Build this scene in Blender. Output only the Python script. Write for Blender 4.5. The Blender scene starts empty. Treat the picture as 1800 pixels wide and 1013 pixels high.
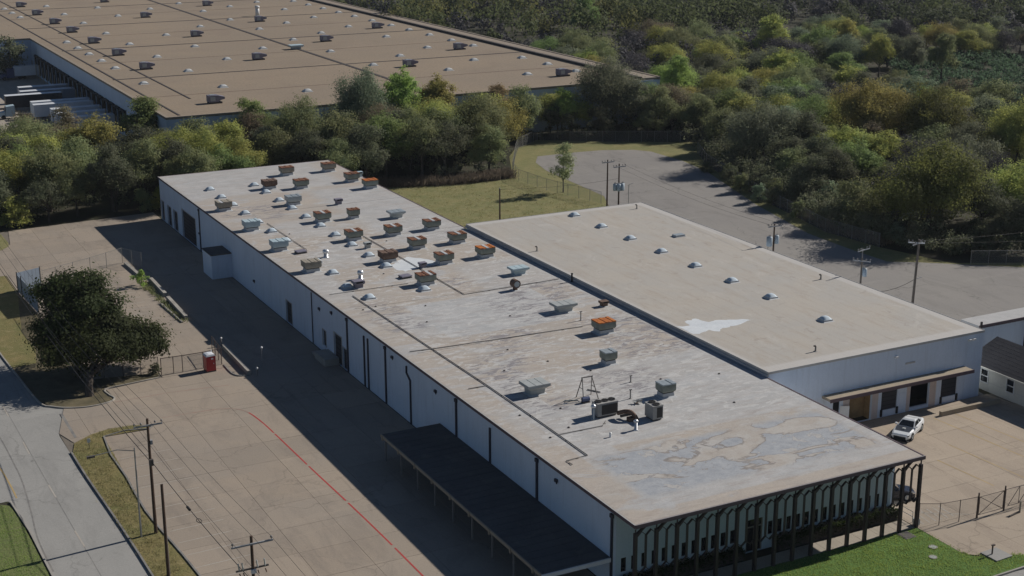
import bpy, math, random
from mathutils import Vector, Matrix
R = math.radians
SC = bpy.context.scene
COL = SC.collection

# ---------------------------------------------------------------- camera, sky, sun, exposure
cam = bpy.data.cameras.new('camera'); cam_o = bpy.data.objects.new('camera', cam); COL.objects.link(cam_o)
YAW, PITCH, ROLL = 0.478787, 0.287403, -0.002076
fwd = Vector((math.sin(YAW)*math.cos(PITCH), math.cos(YAW)*math.cos(PITCH), -math.sin(PITCH)))
rgt = Vector((math.cos(YAW), -math.sin(YAW), 0)); upv = rgt.cross(fwd)
r2 = math.cos(ROLL)*rgt + math.sin(ROLL)*upv; u2 = -math.sin(ROLL)*rgt + math.cos(ROLL)*upv
mw = Matrix((( r2.x, u2.x, -fwd.x, 0), (r2.y, u2.y, -fwd.y, 0), (r2.z, u2.z, -fwd.z, 60.0), (0, 0, 0, 1)))
cam_o.matrix_world = mw
cam.sensor_width = 36; cam.lens = 51.01; cam.clip_start = 1; cam.clip_end = 6000
SC.camera = cam_o

SUN_TO = Vector((1.57, 0.13, 1.0)).normalized()       # towards the sun
SUN_EL = math.asin(SUN_TO.z); SUN_AZ = math.atan2(SUN_TO.x, SUN_TO.y)
world = bpy.data.worlds.new('World'); SC.world = world; world.use_nodes = True
wn = world.node_tree; bg = wn.nodes['Background']
sky = wn.nodes.new('ShaderNodeTexSky'); sky.sky_type = 'NISHITA'; sky.sun_disc = False
sky.dust_density = 0.05; sky.air_density = 0.75; sky.ozone_density = 3.0; sky.sun_elevation = SUN_EL; sky.sun_rotation = SUN_AZ
wn.links.new(sky.outputs[0], bg.inputs[0]); bg.inputs[1].default_value = 0.053
sun = bpy.data.lights.new('sun', 'SUN'); sun.energy = 5.0; sun.angle = R(0.55); sun.color = (1.0, 0.945, 0.88)
sun_o = bpy.data.objects.new('sun', sun); COL.objects.link(sun_o)
sun_o.rotation_euler = SUN_TO.to_track_quat('Z', 'Y').to_euler(); sun_o.location = (80, 120, 90)
SC.view_settings.view_transform = 'Standard'; SC.view_settings.look = 'None'
SC.view_settings.exposure = -0.04; SC.view_settings.gamma = 1.0; SC.view_settings.use_curve_mapping = False
SC.render.engine = 'CYCLES'
SC.cycles.use_denoising = True; SC.cycles.max_bounces = 10; SC.cycles.transparent_max_bounces = 12
SC.cycles.diffuse_bounces = 6; SC.cycles.transmission_bounces = 8; SC.cycles.caustics_reflective = False; SC.cycles.caustics_refractive = False

# ---------------------------------------------------------------- node helpers
class Mat:
    def __init__(s, name, rough=.9, color=None, spec=.2, metal=0):
        s.m = bpy.data.materials.new(name); s.m.use_nodes = True
        s.t = s.m.node_tree; s.b = s.t.nodes['Principled BSDF']
        s.b.inputs['Roughness'].default_value = rough; s.b.inputs['Metallic'].default_value = metal
        s.b.inputs['Specular IOR Level'].default_value = spec
        if color: s.b.inputs['Base Color'].default_value = (*color, 1)
    def n(s, typ, **kw):
        nd = s.t.nodes.new('ShaderNode' + typ)
        for k, v in kw.items(): setattr(nd, k, v)
        return nd
    def put(s, sock, v):
        if isinstance(v, bpy.types.NodeSocket): s.t.links.new(v, sock)
        elif isinstance(v, (tuple, list)) and len(v) == 3 and sock.type == 'RGBA': sock.default_value = (*v, 1)
        else: sock.default_value = v
    def pos(s): return s.n('NewGeometry').outputs['Position']
    def obj(s): return s.n('TexCoord').outputs['Object']
    def rnd(s): return s.n('ObjectInfo').outputs['Random']
    def scale(s, v, xyz):
        nd = s.n('VectorMath', operation='MULTIPLY'); s.put(nd.inputs[0], v); nd.inputs[1].default_value = xyz; return nd.outputs[0]
    def noise(s, v, sc, detail=3, rough=.55, dist=0):
        nd = s.n('TexNoise'); s.put(nd.inputs['Vector'], v); nd.inputs['Scale'].default_value = sc
        nd.inputs['Detail'].default_value = detail; nd.inputs['Roughness'].default_value = rough
        nd.inputs['Distortion'].default_value = dist; return nd.outputs[0]
    def ramp(s, f, stops, interp='LINEAR'):
        nd = s.n('ValToRGB'); cr = nd.color_ramp; cr.interpolation = interp
        while len(cr.elements) < len(stops): cr.elements.new(.5)
        for e, (p, c) in zip(cr.elements, stops):
            e.position = p; e.color = (*c, 1) if isinstance(c, tuple) else (c, c, c, 1)
        s.put(nd.inputs[0], f); return nd.outputs[0]
    def mix(s, f, a, b, mode='MIX'):
        nd = s.n('Mix', data_type='RGBA', blend_type=mode); s.put(nd.inputs[0], f)
        s.put(nd.inputs[6], a); s.put(nd.inputs[7], b); return nd.outputs[2]
    def math(s, op, a, b=0.0, c=0.0, clamp=False):
        nd = s.n('Math', operation=op, use_clamp=clamp); s.put(nd.inputs[0], a); s.put(nd.inputs[1], b); s.put(nd.inputs[2], c); return nd.outputs[0]
    def sep(s, v):
        nd = s.n('SeparateXYZ'); s.put(nd.inputs[0], v); return nd.outputs
    def col(s, c): s.put(s.b.inputs['Base Color'], c); return s
    def bump(s, h, strength=.4, dist=.05):
        nd = s.n('Bump'); nd.inputs['Strength'].default_value = strength; nd.inputs['Distance'].default_value = dist
        s.put(nd.inputs['Height'], h); s.t.links.new(nd.outputs[0], s.b.inputs['Normal']); return s
    def band(s, v, lo, hi, soft):   # 1 inside lo..hi with soft edges
        a = s.n('MapRange'); s.put(a.inputs[0], v); a.inputs[1].default_value = lo-soft; a.inputs[2].default_value = lo+soft
        b = s.n('MapRange'); s.put(b.inputs[0], v); b.inputs[1].default_value = hi-soft; b.inputs[2].default_value = hi+soft
        b.inputs[3].default_value = 1; b.inputs[4].default_value = 0
        return s.math('MULTIPLY', a.outputs[0], b.outputs[0])
    def boxmask(s, xy, x0, x1, y0, y1, soft):
        return s.math('MULTIPLY', s.band(xy[0], x0, x1, soft), s.band(xy[1], y0, y1, soft))

def mottled(name, c1, c2, sc=.3, rough=.9, fine=3.0, amt=.18, spec=.2, metal=0, rand=0.0, stain=None):
    "two tones by a broad noise, a fine grain and, if asked, a tone of its own for every object"
    m = Mat(name, rough, spec=spec, metal=metal); p = m.pos()
    c = m.mix(m.ramp(m.noise(p, sc, 5, .6), [(.35, 0.), (.65, 1.)]), c1, c2)
    g = m.noise(p, fine, 4, .7)
    k = m.math('MULTIPLY_ADD', g, amt*2, 1-amt)
    if rand: k = m.math('MULTIPLY', k, m.math('MULTIPLY_ADD', m.rnd(), rand*2, 1-rand))
    c = m.mix(1.0, c, k, 'MULTIPLY')
    if stain:
        f = m.ramp(m.noise(p, stain[1], 6, .65, .6), [(stain[2], 0.), (stain[2]+.14, 1.)])
        c = m.mix(m.math('MULTIPLY', f, stain[3]), c, stain[0])
    m.col(c); return m

def plain(name, c, rough=.6, spec=.3, metal=0, amt=.1): return mottled(name, c, tuple(v*.88 for v in c), .8, rough, 6.0, amt, spec, metal).m

MT = {}
# ---- ground
g = Mat('earth_floor', .95); p = g.pos()
c = g.mix(g.ramp(g.noise(p, .07, 6, .6), [(.4, 0.), (.62, 1.)]), (.034, .034, .018), (.055, .048, .034))
c = g.mix(g.ramp(g.noise(p, .6, 5, .7), [(.5, 0.), (.75, 1.)]), c, (.03, .045, .014)); g.col(c); MT['earth'] = g.m
def lawn(name, a, b, dry, thr):
    g = Mat(name, .95); p = g.pos()
    c = g.mix(g.ramp(g.noise(p, .25, 5, .6), [(.38, 0.), (.62, 1.)]), a, b)
    c = g.mix(g.ramp(g.noise(p, .9, 5, .7, .5), [(thr, 0.), (thr+.2, 1.)]), c, dry)
    c = g.mix(1.0, c, g.math('MULTIPLY_ADD', g.noise(p, 5, 3, .7), .9, .55), 'MULTIPLY')
    g.col(c); g.bump(g.noise(p, 4, 4, .7), .8, .12); return g.m
MT['lawn'] = lawn('lawn_grass', (.085, .16, .035), (.10, .175, .04), (.16, .18, .075), .64)
MT['lawn_olive'] = lawn('olive_lawn_grass', (.125, .15, .055), (.145, .165, .06), (.19, .18, .09), .58)
MT['field'] = lawn('field_grass', (.215, .195, .085), (.165, .168, .068), (.27, .235, .125), .54)
MT['dry'] = lawn('dry_verge_grass', (.20, .165, .07), (.15, .145, .055), (.27, .22, .11), .52)
MT['leaf_litter'] = mottled('leaf_litter', (.15, .125, .075), (.085, .075, .045), .45, .95, 4, .3).m
def concrete(name, a, b, stain, rand, crack=.35):
    g = Mat(name, .88, spec=.2); p = g.pos()
    c = g.mix(g.ramp(g.noise(p, .09, 6, .62, .6), [(.36, 0.), (.64, 1.)]), a, b)
    c = g.mix(g.math('MULTIPLY', g.ramp(g.noise(g.scale(p, (1, .3, 1)), .30, 7, .7, .9), [(.50, 0.), (.66, 1.)]), .6), c, stain)
    c = g.mix(g.math('MULTIPLY', g.ramp(g.noise(g.scale(p, (.25, 1.6, 1)), .22, 6, .7, .6), [(.57, 0.), (.68, 1.)]), .45), c, tuple(v*1.16 for v in a))
    c = g.mix(g.math('MULTIPLY', g.ramp(g.noise(p, 1.5, 6, .74, 1.3), [(.60, 0.), (.69, 1.)]), .45), c, tuple(v*.62 for v in stain))
    c = g.mix(g.math('MULTIPLY', g.ramp(g.noise(g.scale(p, (3.0, .10, 1)), .5, 4, .6, .3), [(.62, 0.), (.70, 1.)]), .28), c, tuple(v*.6 for v in stain))
    v = g.n('TexVoronoi', feature='DISTANCE_TO_EDGE'); dv = g.n('VectorMath', operation='ADD'); g.put(dv.inputs[0], p); ns = g.n('TexNoise'); g.put(ns.inputs['Vector'], p); ns.inputs['Scale'].default_value = .5; ns.inputs['Detail'].default_value = 5
    sc = g.n('VectorMath', operation='SCALE'); g.put(sc.inputs[0], ns.outputs['Color']); sc.inputs['Scale'].default_value = 3.0; g.put(dv.inputs[1], sc.outputs[0]); g.put(v.inputs['Vector'], dv.outputs[0]); v.inputs['Scale'].default_value = .085
    ck = g.math('MULTIPLY', g.ramp(v.outputs['Distance'], [(0., 1.), (.009, 0.)]), g.ramp(g.noise(p, .06, 3, .6), [(.42, 0.), (.56, 1.)]))
    c = g.mix(g.math('MULTIPLY', ck, crack), c, tuple(v_*.35 for v_ in stain))
    k = g.math('MULTIPLY', g.math('MULTIPLY_ADD', g.noise(p, 6, 4, .8), .5, .75), g.math('MULTIPLY_ADD', g.rnd(), rand*2, 1-rand))
    g.col(g.mix(1.0, c, k, 'MULTIPLY')); return g.m
MT['slab'] = concrete('concrete_slab', (.315, .262, .205), (.285, .245, .200), (.225, .192, .158), .055)
MT['apron'] = concrete('dock_apron_concrete', (.37, .305, .235), (.335, .28, .218), (.245, .2, .158), .05)
MT['road'] = concrete('road_concrete', (.31, .302, .28), (.275, .27, .252), (.225, .22, .205), 0)
MT['walk'] = concrete('walk_concrete', (.36, .32, .26), (.33, .29, .24), (.26, .23, .19), .03)
MT['asphalt'] = concrete('old_asphalt', (.25, .235, .214), (.23, .217, .202), (.19, .178, .164), 0, .6)
MT['joint'] = plain('joint_sand', (.17, .148, .12), .95)
MT['kerb'] = mottled('kerb_concrete', (.36, .34, .30), (.28, .26, .23), .5, .9, 4, .2).m
MT['kerb_dark'] = mottled('kerb_worn', (.16, .155, .15), (.24, .23, .21), .8, .9, 4, .2).m
MT['red_paint'] = mottled('red_paint', (.42, .055, .05), (.36, .07, .06), 1.2, .7, 5, .25).m
MT['red_worn'] = mottled('red_paint_worn', (.30, .185, .15), (.29, .225, .18), .8, .8, 5, .2).m
MT['white_paint'] = mottled('white_road_paint', (.40, .375, .33), (.36, .32, .27), .8, .8, 5, .2).m
MT['yellow_paint'] = mottled('yellow_road_paint', (.42, .30, .12), (.36, .27, .15), .8, .8, 5, .2).m

# ---- main roof membrane: tan sheet, grey coated lengths with straight edges, peeled stains, ponding rims
g = Mat('weathered_roof_membrane', .85, spec=.2); p = g.pos(); xy = g.sep(p)
wob = g.math('MULTIPLY_ADD', g.noise(p, .5, 5, .65), 1.6, -.8); wob2 = g.math('MULTIPLY_ADD', g.noise(p, .9, 5, .65), 1.0, -.5)
xw = g.math('ADD', xy[0], wob); yw = g.math('ADD', xy[1], wob2)
c = g.mix(g.ramp(g.noise(p, .22, 6, .65, .5), [(.36, 0.), (.64, 1.)]), (.405, .358, .306), (.376, .345, .306))
grey = g.mix(g.ramp(g.noise(p, .45, 5, .65), [(.35, 0.), (.65, 1.)]), (.365, .372, .372), (.445, .445, .44))
c = g.mix(g.ramp(g.noise(g.scale(p, (.45, 1.1, 1)), .24, 6, .68, .8), [(.53, 0.), (.60, .75)]), c, grey)          # worn grey areas
for (x0, x1, y0, y1, so, f, ww) in ((66.5, 84, 143.2, 157, .12, .92, 0), (63.2, 66.6, 145, 154, .3, .7, 0), (66.2, 90.2, 107.4, 118.5, .2, .8, 0), (70, 90.2, 118, 127, .8, .7, 1), (62.3, 66.2, 104, 128, .12, .75, 0), (60.3, 62.3, 110, 121, .4, .45, 1),
        (59, 86, 226, 247, 1.2, .75, 1), (78, 90.4, 184, 224, 1.2, .75, 1), (61.5, 90.2, 93.9, 96.3, .1, .75, 0), (59.3, 63.5, 163, 178, .4, .6, 1), (89.1, 90.5, 96, 190, .2, .75, 0), (79, 90, 157.5, 171, 1., .5, 1), (66, 73, 195, 205, 1., .6, 1), (64, 72, 179, 187, 1., .5, 1), (62.5, 66.5, 95, 104, .5, .6, 1)):
    c = g.mix(g.math('MULTIPLY', g.boxmask((xw, yw) if ww else (xy[0], xy[1]), x0, x1, y0, y1, so), f), c, grey)
st = g.noise(g.scale(p, (.35, 1.7, 1)), .9, 6, .72, .4)                    # streaks along the laps
c = g.mix(g.math('MULTIPLY', g.ramp(st, [(.50, 0.), (.64, 1.)]), .42), c, (.30, .252, .215))
st = g.noise(g.scale(p, (.5, 1.4, 1)), 1.1, 6, .7, .4)
c = g.mix(g.math('MULTIPLY', g.ramp(st, [(.57, 0.), (.68, 1.)]), .5), c, (.50, .46, .42))
fl = g.noise(p, 2.2, 5, .75, .6)                                            # flecks of peeled coating
c = g.mix(g.math('MULTIPLY', g.ramp(fl, [(.60, 0.), (.68, 1.)]), .4), c, (.51, .46, .40))
c = g.mix(g.math('MULTIPLY', g.ramp(fl, [(.30, 1.), (.40, 0.)]), .4), c, (.27, .235, .215))
dk = g.ramp(g.noise(g.scale(p, (.5, 1.5, 1)), .8, 8, .72, 1.0), [(.505, 0.), (.535, 1.)])   # dark peeled clusters
for (x0, x1, y0, y1) in ((63.3, 68.5, 117, 134), (81, 90, 127, 142), (73, 80.5, 117.5, 125), (80, 89, 150, 159), (68, 76, 137.5, 143), (66, 72, 131, 136.5), (61, 66, 148, 160), (76, 82, 144, 156), (64, 70, 208, 218), (60, 64.5, 212, 220), (75, 79, 160.5, 166), (86, 89, 183, 189)):
    c = g.mix(g.math('MULTIPLY', g.math('MULTIPLY', dk, g.boxmask((xw, yw), x0, x1, y0, y1, 1.)), .85), c, (.215, .205, .215))
c = g.mix(g.math('MULTIPLY', g.ramp(dk, [(.6, 0.), (1., 1.)]), .12), c, (.26, .235, .225))
wp = g.ramp(g.noise(g.scale(p, (.6, 1.4, 1)), .8, 8, .7, 1.2), [(.545, 0.), (.56, 1.)])      # pale peeled patches
c = g.mix(g.math('MULTIPLY', g.math('MULTIPLY', wp, g.boxmask((xw, yw), 60, 90.3, 107, 200, 3)), .75), c, (.50, .495, .475))
# ponding at the front: grey blue scale with brown rims, broken into islands
zone = g.boxmask((xw, yw), 63.0, 88.8, 96.2, 105.6, .5)
pn = g.noise(g.scale(p, (.8, 1.3, 1)), .19, 6, .55, .7)
c = g.mix(g.math('MULTIPLY', zone, .6), c, g.mix(g.ramp(g.noise(p, .5, 5, .65), [(.4, 0.), (.6, 1.)]), (.44, .425, .395), (.37, .335, .295)))
pool = g.math('MULTIPLY', g.ramp(pn, [(.455, 0.), (.462, 1.)]), zone)
isl = g.ramp(g.noise(p, .75, 5, .6, .6), [(.60, 0.), (.615, 1.)])
c = g.mix(g.math('MULTIPLY', pool, .92), c, g.mix(g.ramp(g.noise(p, .8, 7, .72), [(.35, 0.), (.65, 1.)]), (.27, .29, .315), (.37, .385, .40)))
c = g.mix(g.math('MULTIPLY', g.math('MULTIPLY', isl, pool), .7), c, (.43, .405, .37))
rim = g.math('MULTIPLY', g.ramp(pn, [(.425, 0.), (.450, 1.), (.457, 1.), (.466, 0.)]), zone)
c = g.mix(g.math('MULTIPLY', rim, g.math('MULTIPLY_ADD', g.noise(p, .8, 4, .6), 1.2, .15, clamp=True)), c, (.19, .172, .16))
c = g.mix(g.math('MULTIPLY', g.math('MULTIPLY', g.ramp(g.noise(p, .75, 5, .6, .6), [(.585, 0.), (.60, 1.), (.618, 0.)]), pool), .7), c, (.20, .19, .185))
# membrane laps: thin lines across the roof every 1.9 m
lap = g.math('FRACT', g.math('MULTIPLY', g.math('ADD', xy[1], g.math('MULTIPLY', g.noise(p, .3, 2, .5), .25)), 1/1.9))
c = g.mix(g.math('MULTIPLY', g.ramp(lap, [(0., 1.), (.03, .0)]), .3), c, (.25, .22, .195))
c = g.mix(1.0, c, g.math('MULTIPLY_ADD', g.noise(p, 5, 4, .75), .5, .75), 'MULTIPLY')
g.col(c); g.bump(g.noise(p, 1.2, 5, .6), .4, .05); MT['roof_main'] = g.m

g = Mat('cream_roof_membrane', .85, spec=.2); p = g.pos(); xy = g.sep(p)
c = g.mix(g.ramp(g.noise(p, .13, 6, .62, .6), [(.36, 0.), (.64, 1.)]), (.412, .378, .328), (.388, .368, .334))
c = g.mix(g.math('MULTIPLY', g.ramp(g.noise(g.scale(p, (1.3, .3, 1)), .6, 6, .72, .5), [(.50, 0.), (.66, 1.)]), .5), c, (.345, .292, .235))
c = g.mix(g.math('MULTIPLY', g.ramp(g.noise(g.scale(p, (1, .5, 1)), .35, 6, .7, .8), [(.56, 0.), (.66, 1.)]), .5), c, (.47, .445, .405))
c = g.mix(g.math('MULTIPLY', g.ramp(g.noise(p, .55, 6, .7, 1.0), [(.60, 0.), (.66, 1.)]), .5), c, (.29, .255, .22))
lap = g.math('FRACT', g.math('MULTIPLY', g.math('ADD', xy[0], g.math('MULTIPLY', g.noise(p, .4, 3, .6), .4)), 1/2.55))
c = g.mix(g.math('MULTIPLY', g.ramp(lap, [(0., 1.), (.035, .2), (.09, 0.)]), .4), c, (.28, .235, .19))
lap = g.math('FRACT', g.math('MULTIPLY', xy[1], 1/9.1))
c = g.mix(g.math('MULTIPLY', g.ramp(lap, [(0., 1.), (.012, 0.)]), .3), c, (.28, .24, .19))
edge = g.math('SUBTRACT', 1.0, g.boxmask((xy[0], xy[1]), 91.0, 119.8, 117.2, 187.6, .25))
c = g.mix(g.math('MULTIPLY', edge, .7), c, (.48, .465, .44))
c = g.mix(1.0, c, g.math('MULTIPLY_ADD', g.noise(p, 5, 4, .75), .36, .82), 'MULTIPLY')
g.col(c); g.bump(g.noise(p, .9, 5, .6), .35, .05); MT['roof_cream'] = g.m

MT['roof_far'] = mottled('tan_gravel_roof', (.268, .212, .152), (.24, .194, .144), .035, .95, 1.6, .4, stain=((.21, .165, .125), .06, .50, .5)).m
MT['roof_strip'] = mottled('pale_gravel_roof', (.275, .228, .178), (.255, .212, .168), .05, .95, 2.0, .3).m
MT['tar'] = plain('dark_joint_tar', (.060, .052, .05), .9)
MT['patch_white'] = mottled('white_roof_coating', (.62, .65, .66), (.55, .58, .60), .6, .7, 3, .12).m
# ---- walls
def wallmat(name, a, b, streak):
    g = Mat(name, .85, spec=.2); p = g.pos()
    c = g.mix(g.ramp(g.noise(p, .25, 5, .6), [(.35, 0.), (.65, 1.)]), a, b)
    c = g.mix(g.math('MULTIPLY', g.ramp(g.noise(g.scale(p, (2, 2, .18)), .9, 6, .7), [(.52, 0.), (.72, 1.)]), .4), c, streak)
    g.col(g.mix(1.0, c, g.math('MULTIPLY_ADD', g.noise(p, 6, 3, .7), .2, .9), 'MULTIPLY')); return g.m
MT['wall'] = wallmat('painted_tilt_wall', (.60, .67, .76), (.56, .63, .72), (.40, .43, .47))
MT['wall_front'] = wallmat('front_wall_facing_tone', (.54, .62, .64), (.50, .58, .60), (.42, .48, .50))  # greyer than the long wall: the different light on this side put into colour
MT['wall_pink'] = wallmat('pink_dock_wall', (.55, .46, .41), (.50, .44, .41), (.36, .29, .26))  # pinkish tone of the strips beside the dock openings
MT['wall_far'] = wallmat('far_warehouse_wall', (.50, .58, .68), (.46, .54, .63), (.39, .45, .53))
MT['fascia'] = plain('brown_fascia', (.12, .085, .095), .6)
MT['fascia_light'] = plain('pale_edge_metal', (.46, .45, .43), .5)
MT['soffit'] = plain('soffit_paint', (.38, .37, .37), .8)
MT['darkbrown'] = plain('dark_bronze_steel', (.045, .034, .034), .5)
MT['spout'] = plain('dark_blue_downspout', (.035, .037, .055), .5)
MT['dark'] = plain('dark_opening', (.012, .012, .014), .8)
MT['door_dark'] = plain('dark_door_leaf', (.035, .037, .045), .55)
MT['glass'] = Mat('window_glass', .08, (.012, .014, .016), .6).m
MT['canopy'] = mottled('canopy_sheet', (.105, .10, .094), (.078, .075, .072), .35, .75, 4, .25, stain=((.15, .135, .115), .5, .55, .6)).m
MT['tan_slab'] = mottled('dock_canopy_gravel', (.34, .285, .21), (.30, .255, .195), .7, .95, 5, .2).m
MT['plywood'] = mottled('plywood_infill', (.36, .245, .12), (.28, .19, .10), .8, .85, 4, .25).m
MT['white'] = plain('white_paint', (.70, .70, .68), .5)
MT['rubber'] = plain('black_rubber', (.018, .018, .018), .8)
# ---- metals
MT['galv'] = mottled('galvanised_sheet', (.40, .44, .45), (.33, .37, .38), 1.5, .45, 8, .15, .4, .35).m
MT['galv_blue'] = mottled('pale_blue_sheet', (.42, .52, .55), (.38, .47, .50), 1.5, .5, 8, .12).m
MT['galv_grey'] = mottled('dull_grey_sheet', (.38, .40, .39), (.33, .35, .34), 1.5, .55, 8, .15).m
MT['green_sheet'] = mottled('grey_green_sheet', (.27, .29, .25), (.20, .215, .18), 1.2, .6, 8, .25).m
MT['rust_sheet'] = mottled('rusted_sheet', (.20, .085, .045), (.12, .055, .04), 1.3, .85, 6, .35, stain=((.30, .15, .07), 2.2, .5, .7)).m
MT['orange_sheet'] = mottled('orange_rusted_sheet', (.50, .17, .035), (.34, .10, .03), 1.6, .8, 6, .3, stain=((.15, .05, .03), 2.0, .54, .8)).m
MT['rust_brown'] = mottled('brown_rusted_sheet', (.19, .13, .095), (.14, .09, .07), 1.3, .85, 6, .3, stain=((.10, .05, .035), 2.0, .52, .7)).m
MT['tan_sheet'] = mottled('tan_weathered_sheet', (.33, .30, .24), (.27, .245, .20), 1.2, .7, 6, .25, stain=((.15, .08, .05), 1.6, .57, .8)).m
MT['curb_white'] = mottled('white_flashing', (.50, .51, .51), (.42, .43, .43), 1.2, .7, 6, .15).m
MT['dome'] = mottled('acrylic_dome', (.50, .57, .62), (.44, .51, .56), 1.5, .65, 6, .08, .2).m
MT['purple_unit'] = mottled('far_unit_sheet', (.22, .205, .245), (.17, .16, .20), .6, .6, 3, .2).m
MT['far_dome'] = mottled('far_dome', (.52, .53, .52), (.46, .47, .46), .8, .4, 4, .1).m
MT['hvac'] = mottled('hvac_sheet', (.33, .325, .31), (.29, .285, .27), 1.2, .55, 6, .15).m
MT['coil'] = plain('condenser_coil', (.045, .042, .04), .6)
MT['pipe'] = plain('grey_pipe', (.22, .21, .20), .6)
MT['pipe_dark'] = plain('dark_pipe', (.10, .088, .08), .6)
MT['bright_metal'] = plain('bright_metal', (.70, .71, .72), .3, .5, .5)
MT['wood'] = mottled('creosote_pole_wood', (.085, .055, .038), (.06, .042, .032), 1.5, .9, 9, .3).m
MT['wood_grey'] = mottled('weathered_pole_wood', (.16, .135, .11), (.12, .10, .085), 1.5, .9, 9, .3).m
MT['crossarm'] = plain('weathered_crossarm', (.30, .31, .32), .8)
MT['steel_grey'] = plain('grey_steel_pole', (.30, .30, .29), .5, .4, .3)
MT['transformer'] = plain('transformer_paint', (.36, .42, .46), .5)
MT['cable'] = plain('cable_black', (.035, .033, .032), .7)
MT['fence_post'] = plain('fence_galvanised', (.22, .22, .21), .5, .4, .3)
MT['fence_dark'] = plain('fence_rusty_brown', (.085, .065, .055), .7)
g = Mat('chain_link_mesh', .6, (.24, .245, .24)); tr = g.n('BsdfTransparent'); mx = g.n('MixShader')
o = g.sep(g.pos()); h = g.math('ADD', o[0], o[1])
d1 = g.math('FRACT', g.math('MULTIPLY', g.math('ADD', h, o[2]), 9.)); d2 = g.math('FRACT', g.math('MULTIPLY', g.math('SUBTRACT', h, o[2]), 9.))
f = g.math('MAXIMUM', g.math('LESS_THAN', d1, .085), g.math('LESS_THAN', d2, .085))
g.put(mx.inputs[0], f); g.t.links.new(tr.outputs[0], mx.inputs[1]); g.t.links.new(g.b.outputs[0], mx.inputs[2])
g.t.links.new(mx.outputs[0], g.t.nodes['Material Output'].inputs[0]); MT['chain'] = g.m
MT['blue_panel'] = plain('blue_grey_metal_panel', (.25, .30, .36), .5)
MT['red_plastic'] = plain('red_plastic', (.42, .018, .022), .35, .5, 0, .05)
MT['white_plastic'] = plain('white_plastic', (.72, .74, .76), .35, .5, 0, .05)
MT['carwhite'] = plain('white_car_paint', (.66, .68, .69), .22, .5, 0, .03)
MT['carbon'] = plain('carbon_bonnet', (.055, .062, .075), .3, .5, 0, .1)
MT['carblack'] = plain('dark_car_paint', (.018, .020, .028), .2, .6, 0, .05)
MT['chrome'] = plain('chrome', (.75, .75, .75), .15, .5, .9)
MT['shingle'] = mottled('charcoal_shingles', (.040, .040, .045), (.052, .051, .055), .8, .9, 5, .25).m
MT['siding'] = wallmat('cream_siding', (.58, .57, .50), (.54, .53, .47), (.45, .44, .38))
MT['trailer_white'] = mottled('trailer_sheet', (.62, .64, .66), (.55, .57, .59), .5, .5, 4, .1).m
MT['trailer_side'] = mottled('trailer_side_grey', (.30, .33, .37), (.26, .29, .33), .5, .5, 4, .1).m
MT['trailer_black'] = plain('trailer_black_side', (.03, .03, .035), .5)
MT['truck_blue'] = plain('truck_cab_blue', (.06, .08, .16), .4)
MT['sand'] = mottled('bare_sand', (.42, .37, .31), (.36, .32, .27), .5, .95, 3, .2).m
MT['bark'] = mottled('bark', (.055, .045, .037), (.085, .072, .06), 1.5, .95, 6, .3).m
MT['bark_pale'] = mottled('pale_bark', (.15, .135, .12), (.11, .098, .088), 1.5, .95, 6, .3).m

def leafmat(name, c, c2, var=.16, transl=.5):
    g = Mat(name, .7, spec=.12); p = g.pos(); r = g.rnd()
    off = g.n('VectorMath', operation='ADD'); g.put(off.inputs[0], p)
    f = g.ramp(g.noise(p, .55, 4, .65), [(.32, 0.), (.68, 1.)])
    cc = g.mix(f, c, c2)
    gm = g.n('NewGeometry').outputs['Random Per Island']
    k = g.math('MULTIPLY', g.math('MULTIPLY_ADD', gm, var*2, 1-var), g.math('MULTIPLY_ADD', r, .34, .83))
    cc = g.mix(1.0, cc, k, 'MULTIPLY')
    hs = g.n('HueSaturation'); g.put(hs.inputs['Hue'], g.math('MULTIPLY_ADD', r, .03, .485)); g.put(hs.inputs['Color'], cc)
    cc = hs.outputs[0]
    g.col(cc)
    t = g.n('BsdfTranslucent'); g.put(t.inputs[0], cc); mx = g.n('MixShader'); mx.inputs[0].default_value = transl
    g.t.links.new(g.b.outputs[0], mx.inputs[1]); g.t.links.new(t.outputs[0], mx.inputs[2])
    g.t.links.new(mx.outputs[0], g.t.nodes['Material Output'].inputs[0]); return g.m
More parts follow.
